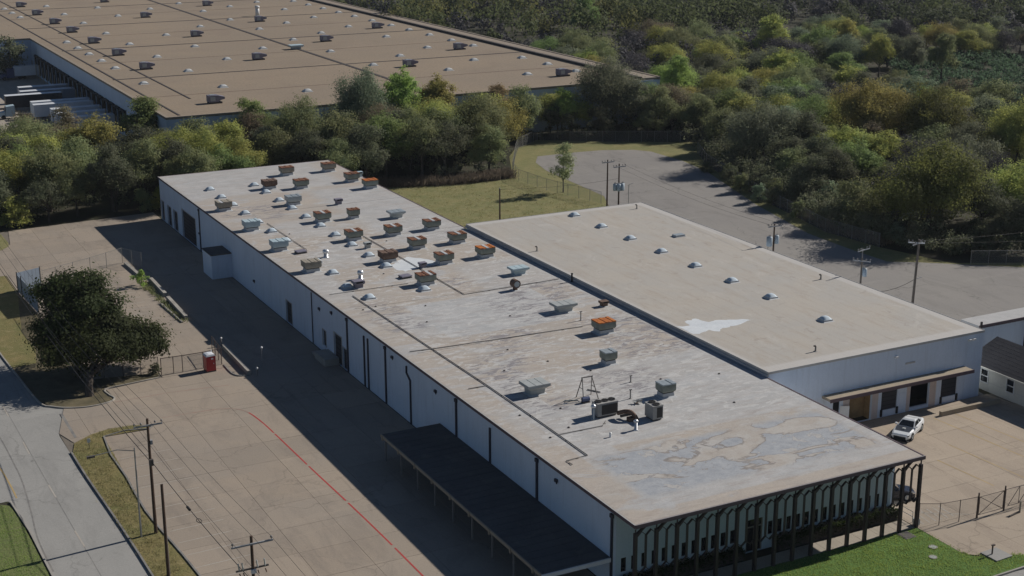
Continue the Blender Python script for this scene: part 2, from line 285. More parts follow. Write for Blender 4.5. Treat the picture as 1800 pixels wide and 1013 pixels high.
LEAF = {
 'gold': leafmat('leaves_gold', (0.391, 0.325, 0.104), (0.253, 0.236, 0.085)),
 'amber': leafmat('leaves_amber', (0.345, 0.248, 0.133), (0.253, 0.212, 0.114)),
 'yellow': leafmat('leaves_yellow_green', (0.460, 0.448, 0.122), (0.262, 0.315, 0.106)),
 'bright': leafmat('leaves_bright_green', (0.325, 0.413, 0.101), (0.256, 0.341, 0.110)),
 'green': leafmat('leaves_green', (0.253, 0.310, 0.105), (0.186, 0.257, 0.096)),
 'olive': leafmat('leaves_olive', (0.275, 0.278, 0.124), (0.179, 0.217, 0.107)),
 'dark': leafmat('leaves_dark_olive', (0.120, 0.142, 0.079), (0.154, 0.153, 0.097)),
 'greygreen': leafmat('leaves_grey_green', (0.237, 0.295, 0.188), (0.182, 0.232, 0.148)),
 'greyolive': leafmat('leaves_grey_olive', (0.233, 0.243, 0.154), (0.175, 0.199, 0.127)),
 'brown': leafmat('leaves_brown', (0.231, 0.176, 0.112), (0.171, 0.165, 0.105)),
 'bare': leafmat('bare_twigs', (.105, .093, .095), (.082, .076, .082), .3, .1),
 'farbare': leafmat('far_bare_twigs', (.098, .093, .098), (.075, .074, .080), .08, .3),
 'yolive': leafmat('leaves_yellow_olive', (0.198, 0.198, 0.060), (0.114, 0.132, 0.042)),
 'fardark': leafmat('far_dark_crowns', (.080, .090, .048), (.062, .072, .040), .06, .45),
 'fargreen': leafmat('far_green_crowns', (.125, .145, .060), (.095, .115, .050), .06, .45),
 'faryellow': leafmat('far_yellow_crowns', (.19, .185, .065), (.13, .14, .05), .06, .45),
 'oak': leafmat('leaves_live_oak', (.066, .080, .030), (.046, .060, .023)),
 'pale': leafmat('leaves_pale', (.36, .38, .22), (.26, .32, .14)),
 'shrub': leafmat('leaves_shrub', (0.110, 0.176, 0.093), (0.091, 0.145, 0.092)),
 'grass_dry': leafmat('tall_dry_grass', (.30, .255, .13), (.19, .18, .08)),
 'reed': leafmat('brown_reeds', (.165, .135, .10), (.12, .105, .075)),
 'hedge': leafmat('hedge_leaves', (0.039, 0.058, 0.019), (0.029, 0.046, 0.016)),
}

# ---------------------------------------------------------------- geometry helpers
class MB:
    def __init__(s): s.v = []; s.f = []; s.mi = []
    def quad(s, a, b, c, d, mi=0):
        n = len(s.v); s.v += [a, b, c, d]; s.f.append((n, n+1, n+2, n+3)); s.mi.append(mi); return s
    def poly(s, pts, z, mi=0):
        n = len(s.v); s.v += [(q[0], q[1], z) for q in pts]; s.f.append(tuple(range(n, n+len(pts)))); s.mi.append(mi); return s
    def prism(s, pts, z0, z1, mi=0):
        a = sum(pts[i-1][0]*pts[i][1]-pts[i][0]*pts[i-1][1] for i in range(len(pts)))
        if a < 0: pts = pts[::-1]
        n = len(s.v); k = len(pts)
        s.v += [(q[0], q[1], z0) for q in pts]+[(q[0], q[1], z1) for q in pts]
        s.f.append(tuple(range(n+k-1, n-1, -1))); s.f.append(tuple(range(n+k, n+2*k)))
        for i in range(k): j = (i+1) % k; s.f.append((n+i, n+j, n+k+j, n+k+i))
        s.mi += [mi]*(k+2); return s
    def box(s, x0, x1, y0, y1, z0, z1, mi=0):
        return s.hexa([(x0, y0, z0), (x1, y0, z0), (x1, y1, z0), (x0, y1, z0)], [(x0, y0, z1), (x1, y0, z1), (x1, y1, z1), (x0, y1, z1)], mi)
    def hexa(s, lo, hi, mi=0):
        n = len(s.v); s.v += list(lo)+list(hi)
        for q in ((3, 2, 1, 0), (4, 5, 6, 7), (0, 1, 5, 4), (1, 2, 6, 5), (2, 3, 7, 6), (3, 0, 4, 7)): s.f.append(tuple(n+i for i in q))
        s.mi += [mi]*6; return s
    def frus(s, cx, cy, w0, d0, z0, w1, d1, z1, mi=0):   # box with different bottom and top size
        f = lambda w, d, z: [(cx-w/2, cy-d/2, z), (cx+w/2, cy-d/2, z), (cx+w/2, cy+d/2, z), (cx-w/2, cy+d/2, z)]
        return s.hexa(f(w0, d0, z0), f(w1, d1, z1), mi)
    def bar(s, a, b, w, d, mi=0):          # rectangular bar from a to b, w across, d along the second side
        a = Vector(a); b = Vector(b); t = (b-a).normalized(); q = Vector((0, 0, 1)) if abs(t.z) < .95 else Vector((0, 1, 0))
        u = t.cross(q).normalized()*w/2; v = u.cross(t).normalized()*d/2
        return s.hexa([tuple(a-u-v), tuple(a+u-v), tuple(a+u+v), tuple(a-u+v)], [tuple(b-u-v), tuple(b+u-v), tuple(b+u+v), tuple(b-u+v)], mi)
    def tube(s, pts, rad, k=6, mi=0, cap=True):
        rad = rad if isinstance(rad, (list, tuple)) else [rad]*len(pts); n0 = len(s.v); P = [Vector(q) for q in pts]
        for i, q in enumerate(P):
            t = (P[min(i+1, len(P)-1)]-P[max(i-1, 0)]).normalized(); a = Vector((1, 0, 0)) if abs(t.x) < .8 else Vector((0, 1, 0))
            u = t.cross(a).normalized(); w = t.cross(u)
            for j in range(k):
                an = 2*math.pi*j/k; s.v.append(tuple(q+(u*math.cos(an)+w*math.sin(an))*rad[i]))
        for i in range(len(P)-1):
            for j in range(k):
                a = n0+i*k+j; b = n0+i*k+(j+1) % k; s.f.append((a, b, b+k, a+k)); s.mi.append(mi)
        if cap:
            s.f.append(tuple(n0+j for j in range(k))[::-1]); s.f.append(tuple(n0+(len(P)-1)*k+j for j in range(k))); s.mi += [mi, mi]
        return s
    def lathe(s, cx, cy, prof, k=12, mi=0):              # profile of (radius, z) going up
        n0 = len(s.v)
        for r, z in prof:
            for j in range(k):
                an = 2*math.pi*j/k; s.v.append((cx+r*math.cos(an), cy+r*math.sin(an), z))
        for i in range(len(prof)-1):
            for j in range(k):
                a = n0+i*k+j; b = n0+i*k+(j+1) % k; s.f.append((a, b, b+k, a+k)); s.mi.append(mi)
        s.f.append(tuple(n0+j for j in range(k))[::-1]); s.f.append(tuple(n0+(len(prof)-1)*k+j for j in range(k))); s.mi += [mi, mi]; return s
    def mesh(s, name, mats, smooth=False):
        me = bpy.data.meshes.new(name); me.from_pydata(s.v, [], s.f)
        for m in (mats if isinstance(mats, (list, tuple)) else [mats]): me.materials.append(MT[m] if isinstance(m, str) else m)
        if any(s.mi): me.polygons.foreach_set('material_index', s.mi)
        if smooth: me.polygons.foreach_set('use_smooth', [True]*len(s.f))
        me.update(); return me
    def build(s, name, mats, parent=None, smooth=False, loc=None):
        return link(name, s.mesh(name, mats, smooth), parent, loc)
def link(name, me, parent=None, loc=None, rz=0, sc=None):
    o = bpy.data.objects.new(name, me); COL.objects.link(o); o.parent = parent
    if loc: o.location = loc
    if rz: o.rotation_euler = (0, 0, rz)
    if sc: o.scale = sc
    return o
def thing(name, label, cat, loc=(0, 0, 0), rz=0, group=None, sc=None):
    o = link(name, None, None, loc, rz, sc); o.empty_display_size = .5
    return tag(o, label, cat, group)
def tag(o, label, cat, group=None):
    o['label'] = label; o['category'] = cat
    if group: o['group'] = group
    return o
def struct(name, mb, m, label=None):
    o = mb.build(name, m); o['kind'] = 'structure'
    if label: o['label'] = label
    return o
def copy_tree(o, parent=None):
    c = o.copy(); COL.objects.link(c); c.parent = parent
    for ch in o.children: copy_tree(ch, c)
    return c
ORD = ['zeroth', 'first', 'second', 'third', 'fourth', 'fifth', 'sixth', 'seventh', 'eighth', 'ninth', 'tenth', 'eleventh', 'twelfth', 'thirteenth', 'fourteenth', 'fifteenth', 'sixteenth', 'seventeenth']
def clip(poly, x0, x1, y0, y1):
    def cut(P, ins, inter):
        out = []
        for i in range(len(P)):
            a, b = P[i-1], P[i]
            if ins(b):
                if not ins(a): out.append(inter(a, b))
                out.append(b)
            elif ins(a): out.append(inter(a, b))
        return out
    def ix(v): return lambda a, b: (v, a[1]+(b[1]-a[1])*(v-a[0])/(b[0]-a[0]))
    def iy(v): return lambda a, b: (a[0]+(b[0]-a[0])*(v-a[1])/(b[1]-a[1]), v)
    for ins, it in ((lambda q: q[0] >= x0, ix(x0)), (lambda q: q[0] <= x1, ix(x1)), (lambda q: q[1] >= y0, iy(y0)), (lambda q: q[1] <= y1, iy(y1))):
        poly = cut(poly, ins, it)
        if len(poly) < 3: return []
    return poly
def area(P): return abs(sum(P[i-1][0]*P[i][1]-P[i][0]*P[i-1][1] for i in range(len(P))))/2
def slab_field(parent, polys, cell, m, z0, z1, gap=.03, ox=0., oy=0.):
    "concrete cast in bays: every bay is a slab of its own, the joints stay open"
    rnd = random.Random(5)
    for P in polys:
        xs = [q[0] for q in P]; ys = [q[1] for q in P]
        i0 = math.floor((min(xs)-ox)/cell); i1 = math.ceil((max(xs)-ox)/cell); j0 = math.floor((min(ys)-oy)/cell); j1 = math.ceil((max(ys)-oy)/cell)
        for i in range(i0, i1):
            for j in range(j0, j1):
                Q = clip(P, ox+i*cell+gap, ox+(i+1)*cell-gap, oy+j*cell+gap, oy+(j+1)*cell-gap)
                if Q and area(Q) > .4:
                    dz = rnd.uniform(-.004, .004)
                    cx = sum(q[0] for q in Q)/len(Q); cy = sum(q[1] for q in Q)/len(Q)
                    MB().prism([(q[0]-cx, q[1]-cy) for q in Q], 0, z1-z0+dz).build('slab', m, parent, loc=(cx, cy, z0))
def ribbon(mb, pts, w, z, mi=0):
    for (a, b) in zip(pts, pts[1:]):
        d = Vector((b[0]-a[0], b[1]-a[1])).normalized(); n = Vector((-d.y, d.x))*w/2
        mb.quad((a[0]-n.x, a[1]-n.y, z), (b[0]-n.x, b[1]-n.y, z), (b[0]+n.x, b[1]+n.y, z), (a[0]+n.x, a[1]+n.y, z), mi)
    return mb
def kerb(mb, pts, w, z0, z1):
    n0 = len(mb.v); k = len(pts); L = []
    for i, q in enumerate(pts):
        a = pts[max(i-1, 0)]; b = pts[min(i+1, k-1)]; d = Vector((b[0]-a[0], b[1]-a[1])).normalized(); n = Vector((-d.y, d.x))*w/2
        for s, z in ((-1, z0), (-1, z1), (1, z1), (1, z0)): mb.v.append((q[0]+s*n.x, q[1]+s*n.y, z))
    for i in range(k-1):
        for j in range(3):
            a = n0+i*4+j; mb.f.append((a, a+1, a+5, a+4)[::-1]); mb.mi.append(0)
    mb.f.append((n0, n0+1, n0+2, n0+3)); mb.f.append((n0+k*4-4, n0+k*4-3, n0+k*4-2, n0+k*4-1)[::-1]); mb.mi += [0, 0]
    return mb
def smooth_line(pts, n=6):
    out = []
    for i in range(len(pts)-1):
        p0 = pts[max(i-1, 0)]; p1 = pts[i]; p2 = pts[i+1]; p3 = pts[min(i+2, len(pts)-1)]
        for k in range(n):
            t = k/n
            out.append(tuple(.5*((2*p1[a])+(-p0[a]+p2[a])*t+(2*p0[a]-5*p1[a]+4*p2[a]-p3[a])*t*t+(-p0[a]+3*p1[a]-3*p2[a]+p3[a])*t**3) for a in range(len(p1))))
    return out+[tuple(pts[-1])]

# ================================================================ THE SETTING
def st(name, mb, m, label):
    o = struct(name, mb, m, label); return o
st('ground', MB().poly([(-900, -700), (1900, -700), (1900, 2400), (-900, 2400)], -.06), 'earth', 'brown and green earth under the woods')
st('road', MB().poly([(25.2, 40), (24.75, 121), (24.1, 140), (23.9, 153), (25.9, 160.9), (23.9, 164), (23.1, 175), (22.6, 186), (21.0, 225), (20.0, 300), (-60, 300), (-60, 138), (16.2, 138), (16.9, 130), (17.2, 115), (17.8, 40)], -.03), 'road', 'pale grey concrete road along the left side')
st('street', MB().poly([(25, 60), (160, 52), (160, 71), (96.5, 81.6), (92, 81.75), (60, 80.6), (25, 79)], -.026), 'road', 'grey street passing the front lawn')
lot_l = st('parking_lot', MB().poly([(24.0, 84), (59.1, 84), (59.1, 252), (34, 249.8), (20, 249), (20, 221), (30, 199), (30, 169.4), (24, 160)], -.045), 'joint', 'tan concrete parking lot and truck court beside the long warehouse')
slab_field(lot_l, [
    [(29.4, 88), (59.05, 88), (59.05, 166.0), (38.2, 166.0), (31.6, 164.9), (31.9, 161.3), (28.8, 160.0), (25.9, 160.9), (24.0, 153.5), (24.9, 150.1), (29, 152.5), (33.6, 151.4), (33.1, 150.1), (28.1, 150.2), (27.7, 138.3), (27.5, 129.4), (28, 121.6), (28.5, 114.2), (29, 95)],
    [(30.2, 169.4), (38.6, 168), (38.6, 166.06), (59.05, 166.06), (59.05, 252), (34, 249.8), (32.8, 240.5), (31, 237.2), (20, 236.5), (20, 221.5), (29.2, 221.5), (29.3, 211), (30, 199)]],
    5.3, 'slab', -.045, .01, .013, .5, 3.)
apron = st('dock_apron', MB().poly([(90.6, 115.5), (90.6, 90), (95, 83.5), (140, 73), (140, 114), (123.3, 115.4)], -.045), 'joint', 'tan concrete dock apron and gated drive right of the offices')
slab_field(apron, [[(90.55, 92.3), (90.5, 86.3), (92.3, 84.9), (95.2, 83.7), (118, 77.5), (138, 74), (138, 112), (122.8, 112), (122.4, 115.5), (90.6, 115.5)]], 5.6, 'apron', -.045, .01, .013, 1.2, 2.6)
st('asphalt_lot', MB().poly([(121.2, 112), (122.9, 119.9), (140, 118), (190, 112), (230, 125), (175, 152.3), (167.9, 153.5), (156, 163), (151.7, 165.8), (151.5, 173.6), (152.1, 185.8), (157.1, 206.7), (166.2, 235.8), (167.6, 246.1), (167.3, 257.5), (165, 261), (159.1, 263.8), (152.4, 264.5), (143.4, 264.4), (140, 259), (138, 250.8), (136.4, 225.6), (133.3, 219), (128, 190.5), (121.2, 189.2)], -.012), 'asphalt', 'old grey brown asphalt lot behind the cream roofed building')
st('field', MB().poly([(90.6, 170), (122, 170), (128, 190), (150, 165), (153, 160), (185, 146), (210, 140), (212, 147), (170, 155.5), (160, 160.5), (156.6, 173.1), (155.3, 185), (160.2, 208), (169.7, 240.5), (175, 251), (184, 261), (163.8, 272.5), (152, 281), (143, 274), (138, 267), (129, 248), (116, 248), (105, 252), (98, 262), (90.8, 262)], -.03), 'field', 'dry yellow green grass field round the asphalt lot')
lw = st('front_lawn', MB().poly([(59.3, 92.55), (90.45, 92.35), (90.45, 86.3), (91.2, 85.3), (92.3, 84.9), (95.2, 83.7), (98, 82.6), (95.5, 82.0), (90.2, 81.95), (60, 81.2)], .02), 'lawn', 'bright green lawn before the office colonnade')
st('median_lawn', MB().poly([(-60, 137.4), (15.2, 137.6), (16.1, 136.8), (16.45, 134), (16.7, 127), (17.0, 115), (17.5, 40), (-60, 40)], .03), 'lawn_olive', 'green lawn with rounded corner at the road fork')
st('verge', MB().poly([(24.9, 100), (24.75, 121), (24.2, 140), (24.15, 147), (24.9, 149.9), (27, 151.6), (29, 152.3), (31.5, 152.2), (33.4, 151.3), (33, 150.3), (28.1, 150.3), (27.8, 138.3), (27.55, 129.4), (28.05, 121.6), (28.5, 114.2), (29.4, 88), (25, 88)], .03), 'dry', 'tall dry grass verge between the road and the parking lot')
st('tree_island', MB().poly([(22.7, 184.9), (23.2, 175), (23.9, 164.3), (25.0, 162.2), (26.6, 160.9), (28.8, 160.3), (30.8, 160.6), (31.7, 161.5), (31.4, 165.1), (38.2, 166.1), (38.5, 167.9), (30.1, 169.4), (29.9, 199), (29.2, 211), (29.1, 221.4), (21.0, 221.3)], .03), 'leaf_litter', 'leaf strewn earth island under the big oaks')
st('roadside_grass', MB().poly([(22.9, 178), (26.0, 178.5), (26.9, 184), (26.5, 192), (28, 203), (29.15, 211), (29.1, 221.4), (21.0, 221.2), (22.3, 195)], .036), 'dry', 'patch of yellowish grass beside the road left of the oaks')
st('corner_grass', MB().poly([(10, 236), (31, 237.3), (32.4, 239.2), (32.7, 242), (32.5, 249), (10, 250)], .03), 'field', 'small grass corner at the far drive entrance')
st('far_truck_yard', MB().poly([(-20, 318), (72, 318), (72, 480), (-20, 480)], -.035), 'walk', 'pale concrete truck yard beside the far warehouse')
walk = st('office_walk', MB().poly([(59.3, 92.6), (90.5, 92.45), (90.5, 94.3), (59.3, 94.3)], -.02), 'joint', 'concrete walk under the office colonnade')
slab_field(walk, [[(59.3, 92.6), (90.5, 92.45), (90.5, 94.25), (59.3, 94.25)]], 2.067, 'walk', -.02, .04, .012, 59.4, 92.3)
st('flower_bed', MB().poly([(59.3, 94.3), (90.4, 94.3), (90.4, 95.5), (59.3, 95.5)], .0), 'earth', 'dark planting bed along the office front')
st('sand_bank', MB().poly(smooth_line([(268, 268), (274, 266.5), (281, 262), (284, 259), (281, 258.5), (274, 262), (269, 264.5), (268, 268)], 4)[:-1], .3), 'sand', 'pale bare bank among green shrubs far right')

# markings on the left lot and the road
def marking(pts, w, m, parent, label=None, z=.018):
    o = ribbon(MB(), pts, w, z).build('marking', m, parent)
    if label: o['label'] = label
red = smooth_line([(45.8, 90), (45.7, 108.5), (45.5, 119.8), (45.1, 131.6), (44.85, 141), (44.6, 147), (44.0, 150.6), (42.4, 152.3), (39.3, 152.8), (35.1, 152.9)], 8)
lo = [q for q in red if q[1] < 150]
dash = []; seg = []; acc = 0
for a, b in zip(lo, lo[1:]):
    seg.append(a); acc += math.dist(a, b)
    if acc > 9.5: dash.append(seg+[(a[0]*.4+b[0]*.6, a[1]*.4+b[1]*.6)]); seg = []; acc = 0
dash.append(seg+[lo[-1]])
for s in dash:
    if len(s) > 1: marking(s, .17, 'red_paint', lot_l, 'red fire lane line')
marking([q for q in red if q[1] >= 149.6], .15, 'red_worn', lot_l)
marking([(31.6, 160.3), (38.1, 160.5), (45.0, 159.7)], .15, 'red_worn', lot_l)
for i in range(22): marking([(28.3+.02*i, 113.0-2.75*i+30.3), (33.6, 113.2-2.75*i+30.3)], .10, 'white_paint', lot_l)
for i in range(9): marking([(38.6, 212-2.75*i), (44.4, 212-2.75*i)], .10, 'white_paint', lot_l)
rm = bpy.data.objects['road']
for (a, b) in (((20.1, 153), (20.12, 149.2)), ((20.4, 140.2), (20.5, 136.8)), ((20.62, 128.4), (20.75, 124.7)), ((20.9, 116.5), (21.0, 113)), ((19.9, 165), (19.95, 161.5)), ((19.6, 177), (19.7, 173.5))): marking([a, b], .14, 'white_paint', rm, z=-.022)
marking(smooth_line([(15.6, 153), (16.7, 147.2), (17.0, 142), (17.05, 138.4)]), .15, 'yellow_paint', rm, z=-.022)
marking(smooth_line([(17.6, 165), (18.1, 155.3), (18.25, 147), (18.2, 141.7), (17.7, 134), (17.25, 128), (17.3, 121)]), .13, 'kerb_dark', rm, z=-.022)
marking([(20.0, 165), (20.6, 130), (21.2, 100)], .06, 'kerb_dark', rm, z=-.024)
for (a, b) in (((111.5, 112.7), (112.3, 96)), ((114.6, 112.6), (115.6, 96)), ((107.5, 106), (108.2, 93.5)), ((103.5, 103.5), (103.9, 96))): marking([a, b], .12, 'yellow_paint', apron)
for i in range(6): marking([(91.6+.75*i, 92.6), (91.9+.75*i, 95.0)], .14, 'white_paint', apron)
marking([(92.3, 95.1), (97.0, 92.2)], .12, 'white_paint', apron)
st('stop_bar', MB().box(25.2, 25.5, 151.5, 159.5, -.02, .016), 'kerb_dark', 'dark joint where the drive meets the road')
# kerbs
for pts, m, lab in (([(16.35, 137.7), (16.85, 130), (17.15, 115), (17.65, 60)], 'kerb', 'pale kerb of the median lawn'),
               (smooth_line([(25.0, 90), (24.75, 121), (24.2, 140), (24.1, 147.5)], 4), 'kerb_dark', 'dark worn kerb along the dry grass verge'),
               (smooth_line([(20.9, 222), (22.5, 186), (23.1, 175), (23.8, 164.3), (24.9, 162.1), (26.6, 160.75), (28.8, 160.15), (30.9, 160.5), (31.8, 161.5), (31.5, 163), (31.5, 165), (34, 165.5), (38.2, 166.05)], 4), 'kerb', 'kerb curving round the oak tree island'),
               (smooth_line([(33.4, 151.2), (33.0, 150.25), (28.1, 150.25), (27.75, 138.3), (27.5, 129.4), (28.0, 121.6), (28.45, 114.2), (29.3, 90)], 2), 'kerb_dark', 'low kerb between dry verge and parking stalls'),
               ([(59, 81.0), (90.2, 81.8), (93.3, 81.9), (97.5, 82.0)], 'kerb', 'kerb between front lawn and street'),
               (smooth_line([(46.45, 166.9), (46.4, 163.6), (46.9, 162.2), (48.1, 161.8)], 4), 'kerb_dark', 'hooked kerb end beside the red portable toilet')):
    st('kerb', kerb(MB(), pts, .17, -.05, .13), m, lab)
# low walls beside the sunken court
for i, (a, b, h) in enumerate((((46.6, 219.5), (46.9, 211), .35), ((47.75, 208.3), (47.6, 199.4), .6), ((47.5, 197.6), (47.3, 187.3), .6), ((48.35, 173.2), (48.15, 162), .55), ((46.1, 196), (46.5, 186.2), .2))):
    o = kerb(MB(), [a, b], .5 if h > .3 else .25, -.04, h).build('low_wall', 'kerb')
    tag(o, ['low concrete wall at the yard corner by the far fence', 'short concrete wall beam beside the leafy bush', 'longer concrete wall beam beyond the weedy planter', 'sunlit low concrete wall near the red toilet', 'thin planter kerb between yard and wall beam'][i], 'wall')

# ================================================================ BUILDINGS
def cells(mb, u0, u1, z0, z1, holes, put):
    us = sorted({u0, u1, *[h[0] for h in holes], *[h[1] for h in holes]}); zs = sorted({z0, z1, *[h[2] for h in holes], *[h[3] for h in holes]})
    us = [u for u in us if u0 <= u <= u1]; zs = [z for z in zs if z0 <= z <= z1]
    for a, b in zip(us, us[1:]):
        for c, d in zip(zs, zs[1:]):
            if not any(h[0] <= (a+b)/2 <= h[1] and h[2] <= (c+d)/2 <= h[3] for h in holes): put(a, b, c, d)
    return mb
def wall_x(x0, x1, y0, y1, z0, z1, holes=()):   # wall whose face looks along -x; holes as (y0,y1,z0,z1)
    mb = MB(); return cells(mb, y0, y1, z0, z1, holes, lambda a, b, c, d: mb.box(x0, x1, a, b, c, d))
def wall_y(y0, y1, x0, x1, z0, z1, holes=()):
    mb = MB(); return cells(mb, x0, x1, z0, z1, holes, lambda a, b, c, d: mb.box(a, b, y0, y1, c, d))

# ---------------- long main warehouse
WX = 59.2
mw_ = thing('main_warehouse', 'long white warehouse with weathered patched flat roof and office colonnade', 'warehouse', (WX, 92, 0))
class P_:                                     # builds in world coordinates under a parent placed elsewhere
    def __init__(s, parent): s.o = parent; s.base = Vector(parent.location)
    def __call__(s, name, mb, m, parent=None, smooth=False, label=None):
        o = mb.build(name, m, parent or s.o, smooth)
        if parent is None: o.location = -s.base
        if label: o['label'] = label
        return o
W = P_(mw_)
doors = [(244.2, 246.0, .0, 3.45), (239.5, 241.8, .0, 3.4), (235.5, 237.9, .0, 3.4), (224.3, 232.3, .0, 4.7), (177.9, 180.2, .0, 3.1), (164.9, 166.1, .9, 3.0), (159.4, 162.0, .0, 3.8), (157.7, 159.1, .0, 2.7)]
ys = [95.5, 108.99, 126.44, 145.28, 157.25, 169.7, 183.0, 196.0, 208.8, 221.63, 234.6, 246.6]
for a, b in zip(ys, ys[1:]):
    a2, b2 = a+.03, b-.03
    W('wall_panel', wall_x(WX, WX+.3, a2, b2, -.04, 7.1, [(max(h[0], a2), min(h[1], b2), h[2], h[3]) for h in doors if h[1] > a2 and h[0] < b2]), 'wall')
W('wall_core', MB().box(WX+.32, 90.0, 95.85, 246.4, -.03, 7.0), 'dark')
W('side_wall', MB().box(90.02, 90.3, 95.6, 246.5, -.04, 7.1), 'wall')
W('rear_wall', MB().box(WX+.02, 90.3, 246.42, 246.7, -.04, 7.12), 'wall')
for h in doors:
    d = W('door', MB().box(WX+.16, WX+.24, h[0], h[1], h[2], h[3]), 'door_dark')
    MB().box(WX-.05, WX+.15, h[0]-.12, h[0]-.001, h[2], h[3]+.12).build('door_frame', 'fascia_light', d); MB().box(WX-.05, WX+.15, h[1]+.001, h[1]+.12, h[2], h[3]+.12).build('door_frame', 'fascia_light', d); MB().box(WX-.05, WX+.15, h[0], h[1], h[3]+.001, h[3]+.12).build('door_frame', 'fascia_light', d)
    n = max(2, int((h[3]-h[2])/.55))
    for k in range(1, n): MB().box(WX+.13, WX+.159, h[0]+.04, h[1]-.04, h[2]+(h[3]-h[2])*k/n-.02, h[2]+(h[3]-h[2])*k/n+.02).build('door_rib', 'dark', d)
for y in (221.63, 157.25, 145.28, 126.44, 108.99, 95.62):
    W('downspout', MB().box(WX-.16, WX-.01, y-.13, y+.13, .0, 6.95).box(WX-.22, WX-.01, y-.22, y+.22, 6.6, 6.95), 'spout')
W('downspout', MB().tube([(WX-.09, 169.7, 6.9), (WX-.09, 169.7, 0)], .06), 'spout')
for y, z in ((151.8, 6.3), (150.6, 6.3), (118.7, 6.5)): W('downspout', MB().box(WX-.15, WX-.01, y-.12, y+.12, 0, z), 'spout')
W('downspout', MB().bar((WX-.08, 139.2, 6.5), (WX-.08, 139.2, 5.7), .2, .14).bar((WX-.08, 139.25, 5.75), (WX-.08, 138.2, 5.1), .2, .14).bar((WX-.08, 138.2, 5.15), (WX-.08, 138.2, 0), .2, .14), 'spout', label='downspout with a kink near its top')
for y, z in ((166.9, 5.5), (143.2, 6.3), (131.5, 6.1), (105.3, 6.2), (162.5, 6.2), (206, 2.9), (222, 2.9), (194, 2.2)):
    W('wall_light', MB().box(WX-.22, WX-.01, y-.2, y+.2, z-.14, z+.14).box(WX-.1, WX-.01, y-.05, y+.05, z-.35, z-.12), 'spout')
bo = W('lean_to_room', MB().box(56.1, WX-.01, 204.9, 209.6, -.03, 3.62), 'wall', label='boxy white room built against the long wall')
MB().box(56.02, WX-.012, 204.82, 209.68, 3.62, 3.78).build('roof', 'canopy', bo)
W('dock_steps', MB().box(57.3, 59.18, 160.4, 164.2, -.03, .9).box(57.6, 59.17, 164.21, 165.2, -.03, .6).box(57.6, 59.16, 165.21, 166.0, -.03, .3), 'kerb')
# roof
rf = W('roof', MB().box(WX-.02, 90.28, 92.1, 246.75, 7.12, 7.36).poly([(WX+.04, 92.14), (90.24, 92.14), (90.24, 246.7), (WX+.04, 246.7)], 7.404), 'roof_main')
for nm, bx in (('fascia', (WX-.16, WX-.022, 92.0, 246.9, 7.13, 7.43)), ('fascia', (WX-.02, 90.45, 91.9, 92.09, 7.1, 7.43)), ('fascia', (90.3, 90.46, 92.1, 115.45, 7.13, 7.43)), ('fascia', (90.3, 90.46, 189.3, 246.9, 7.13, 7.43)), ('fascia', (WX-.02, 90.3, 246.76, 246.9, 7.13, 7.43))):
    MB().box(*bx).build(nm, 'fascia', rf)
MB().box(WX-.1, 90.4, 91.94, 92.0, 7.431, 7.455).build('edge_flashing', 'fascia_light', rf)
MB().box(WX-.14, WX-.03, 92.0, 246.8, 7.431, 7.45).build('edge_flashing', 'fascia_light', rf)
MB().box(WX, 90.28, 92.1, 95.6, 6.99, 7.11).build('soffit', 'soffit', rf)
# white coating patch with a ragged outline
def ragged(pts, amp, seed, n=4):
    r = random.Random(seed); out = []
    for i in range(len(pts)):
        a, b = pts[i], pts[(i+1) % len(pts)]
        for k in range(n):
            t = k/n; out.append((a[0]+(b[0]-a[0])*t+r.uniform(-amp, amp), a[1]+(b[1]-a[1])*t+r.uniform(-amp, amp)))
    return out
o = MB().poly(ragged([(72.27, 174.86), (74.36, 177.02), (76.11, 178.11), (77.82, 176.19), (78.59, 174.12), (78.33, 172.62), (76.48, 172.63), (74.68, 171.98), (73.03, 171.59), (72.24, 172.64)], .18, 3), 7.41).build('coating_patch', 'patch_white', rf)
# expansion strips across the roof (raised laps)
for y in (158.9, 190.6, 212.5, 140.2): MB().box(61.0, 90.2, y-.12, y+.12, 7.404, 7.43).build('roof_lap', 'roof_main', rf)
# front wall, windows, entrance
win = []
for k in range(29):
    x = 60.05+1.037*k
    if not 72.6 < x+.25 < 75.6: win.append((x, x+.52, 1.3, 2.62))
door_h = (73.2, 75.0, .04, 3.2)
W('front_wall', wall_y(95.55, 95.84, WX+.32, 90.0, -.04, 6.98, win+[door_h]), 'wall_front')
for k, h in enumerate(win):
    f = W('window', MB().box(h[0], h[1], 95.68, 95.72, h[2], h[3]), 'glass')
    MB().box(h[0], h[0]+.05, 95.6, 95.675, h[2], h[3]).box(h[1]-.05, h[1], 95.6, 95.675, h[2], h[3]).box(h[0]+.051, h[1]-.051, 95.6, 95.675, h[2], h[2]+.05).box(h[0]+.051, h[1]-.051, 95.6, 95.675, h[3]-.05, h[3]).build('frame', 'darkbrown', f)
e = W('entrance', MB().box(73.2, 75.0, 95.68, 95.73, .04, 3.2), 'glass', label='dark glazed entrance doors')
MB().box(73.2, 73.3, 95.58, 95.67, .04, 3.2).box(74.9, 75.0, 95.58, 95.67, .04, 3.2).box(74.06, 74.14, 95.58, 95.67, .04, 2.4).box(73.31, 74.89, 95.57, 95.67, 2.4, 2.5).build('frame', 'tan_sheet', e)
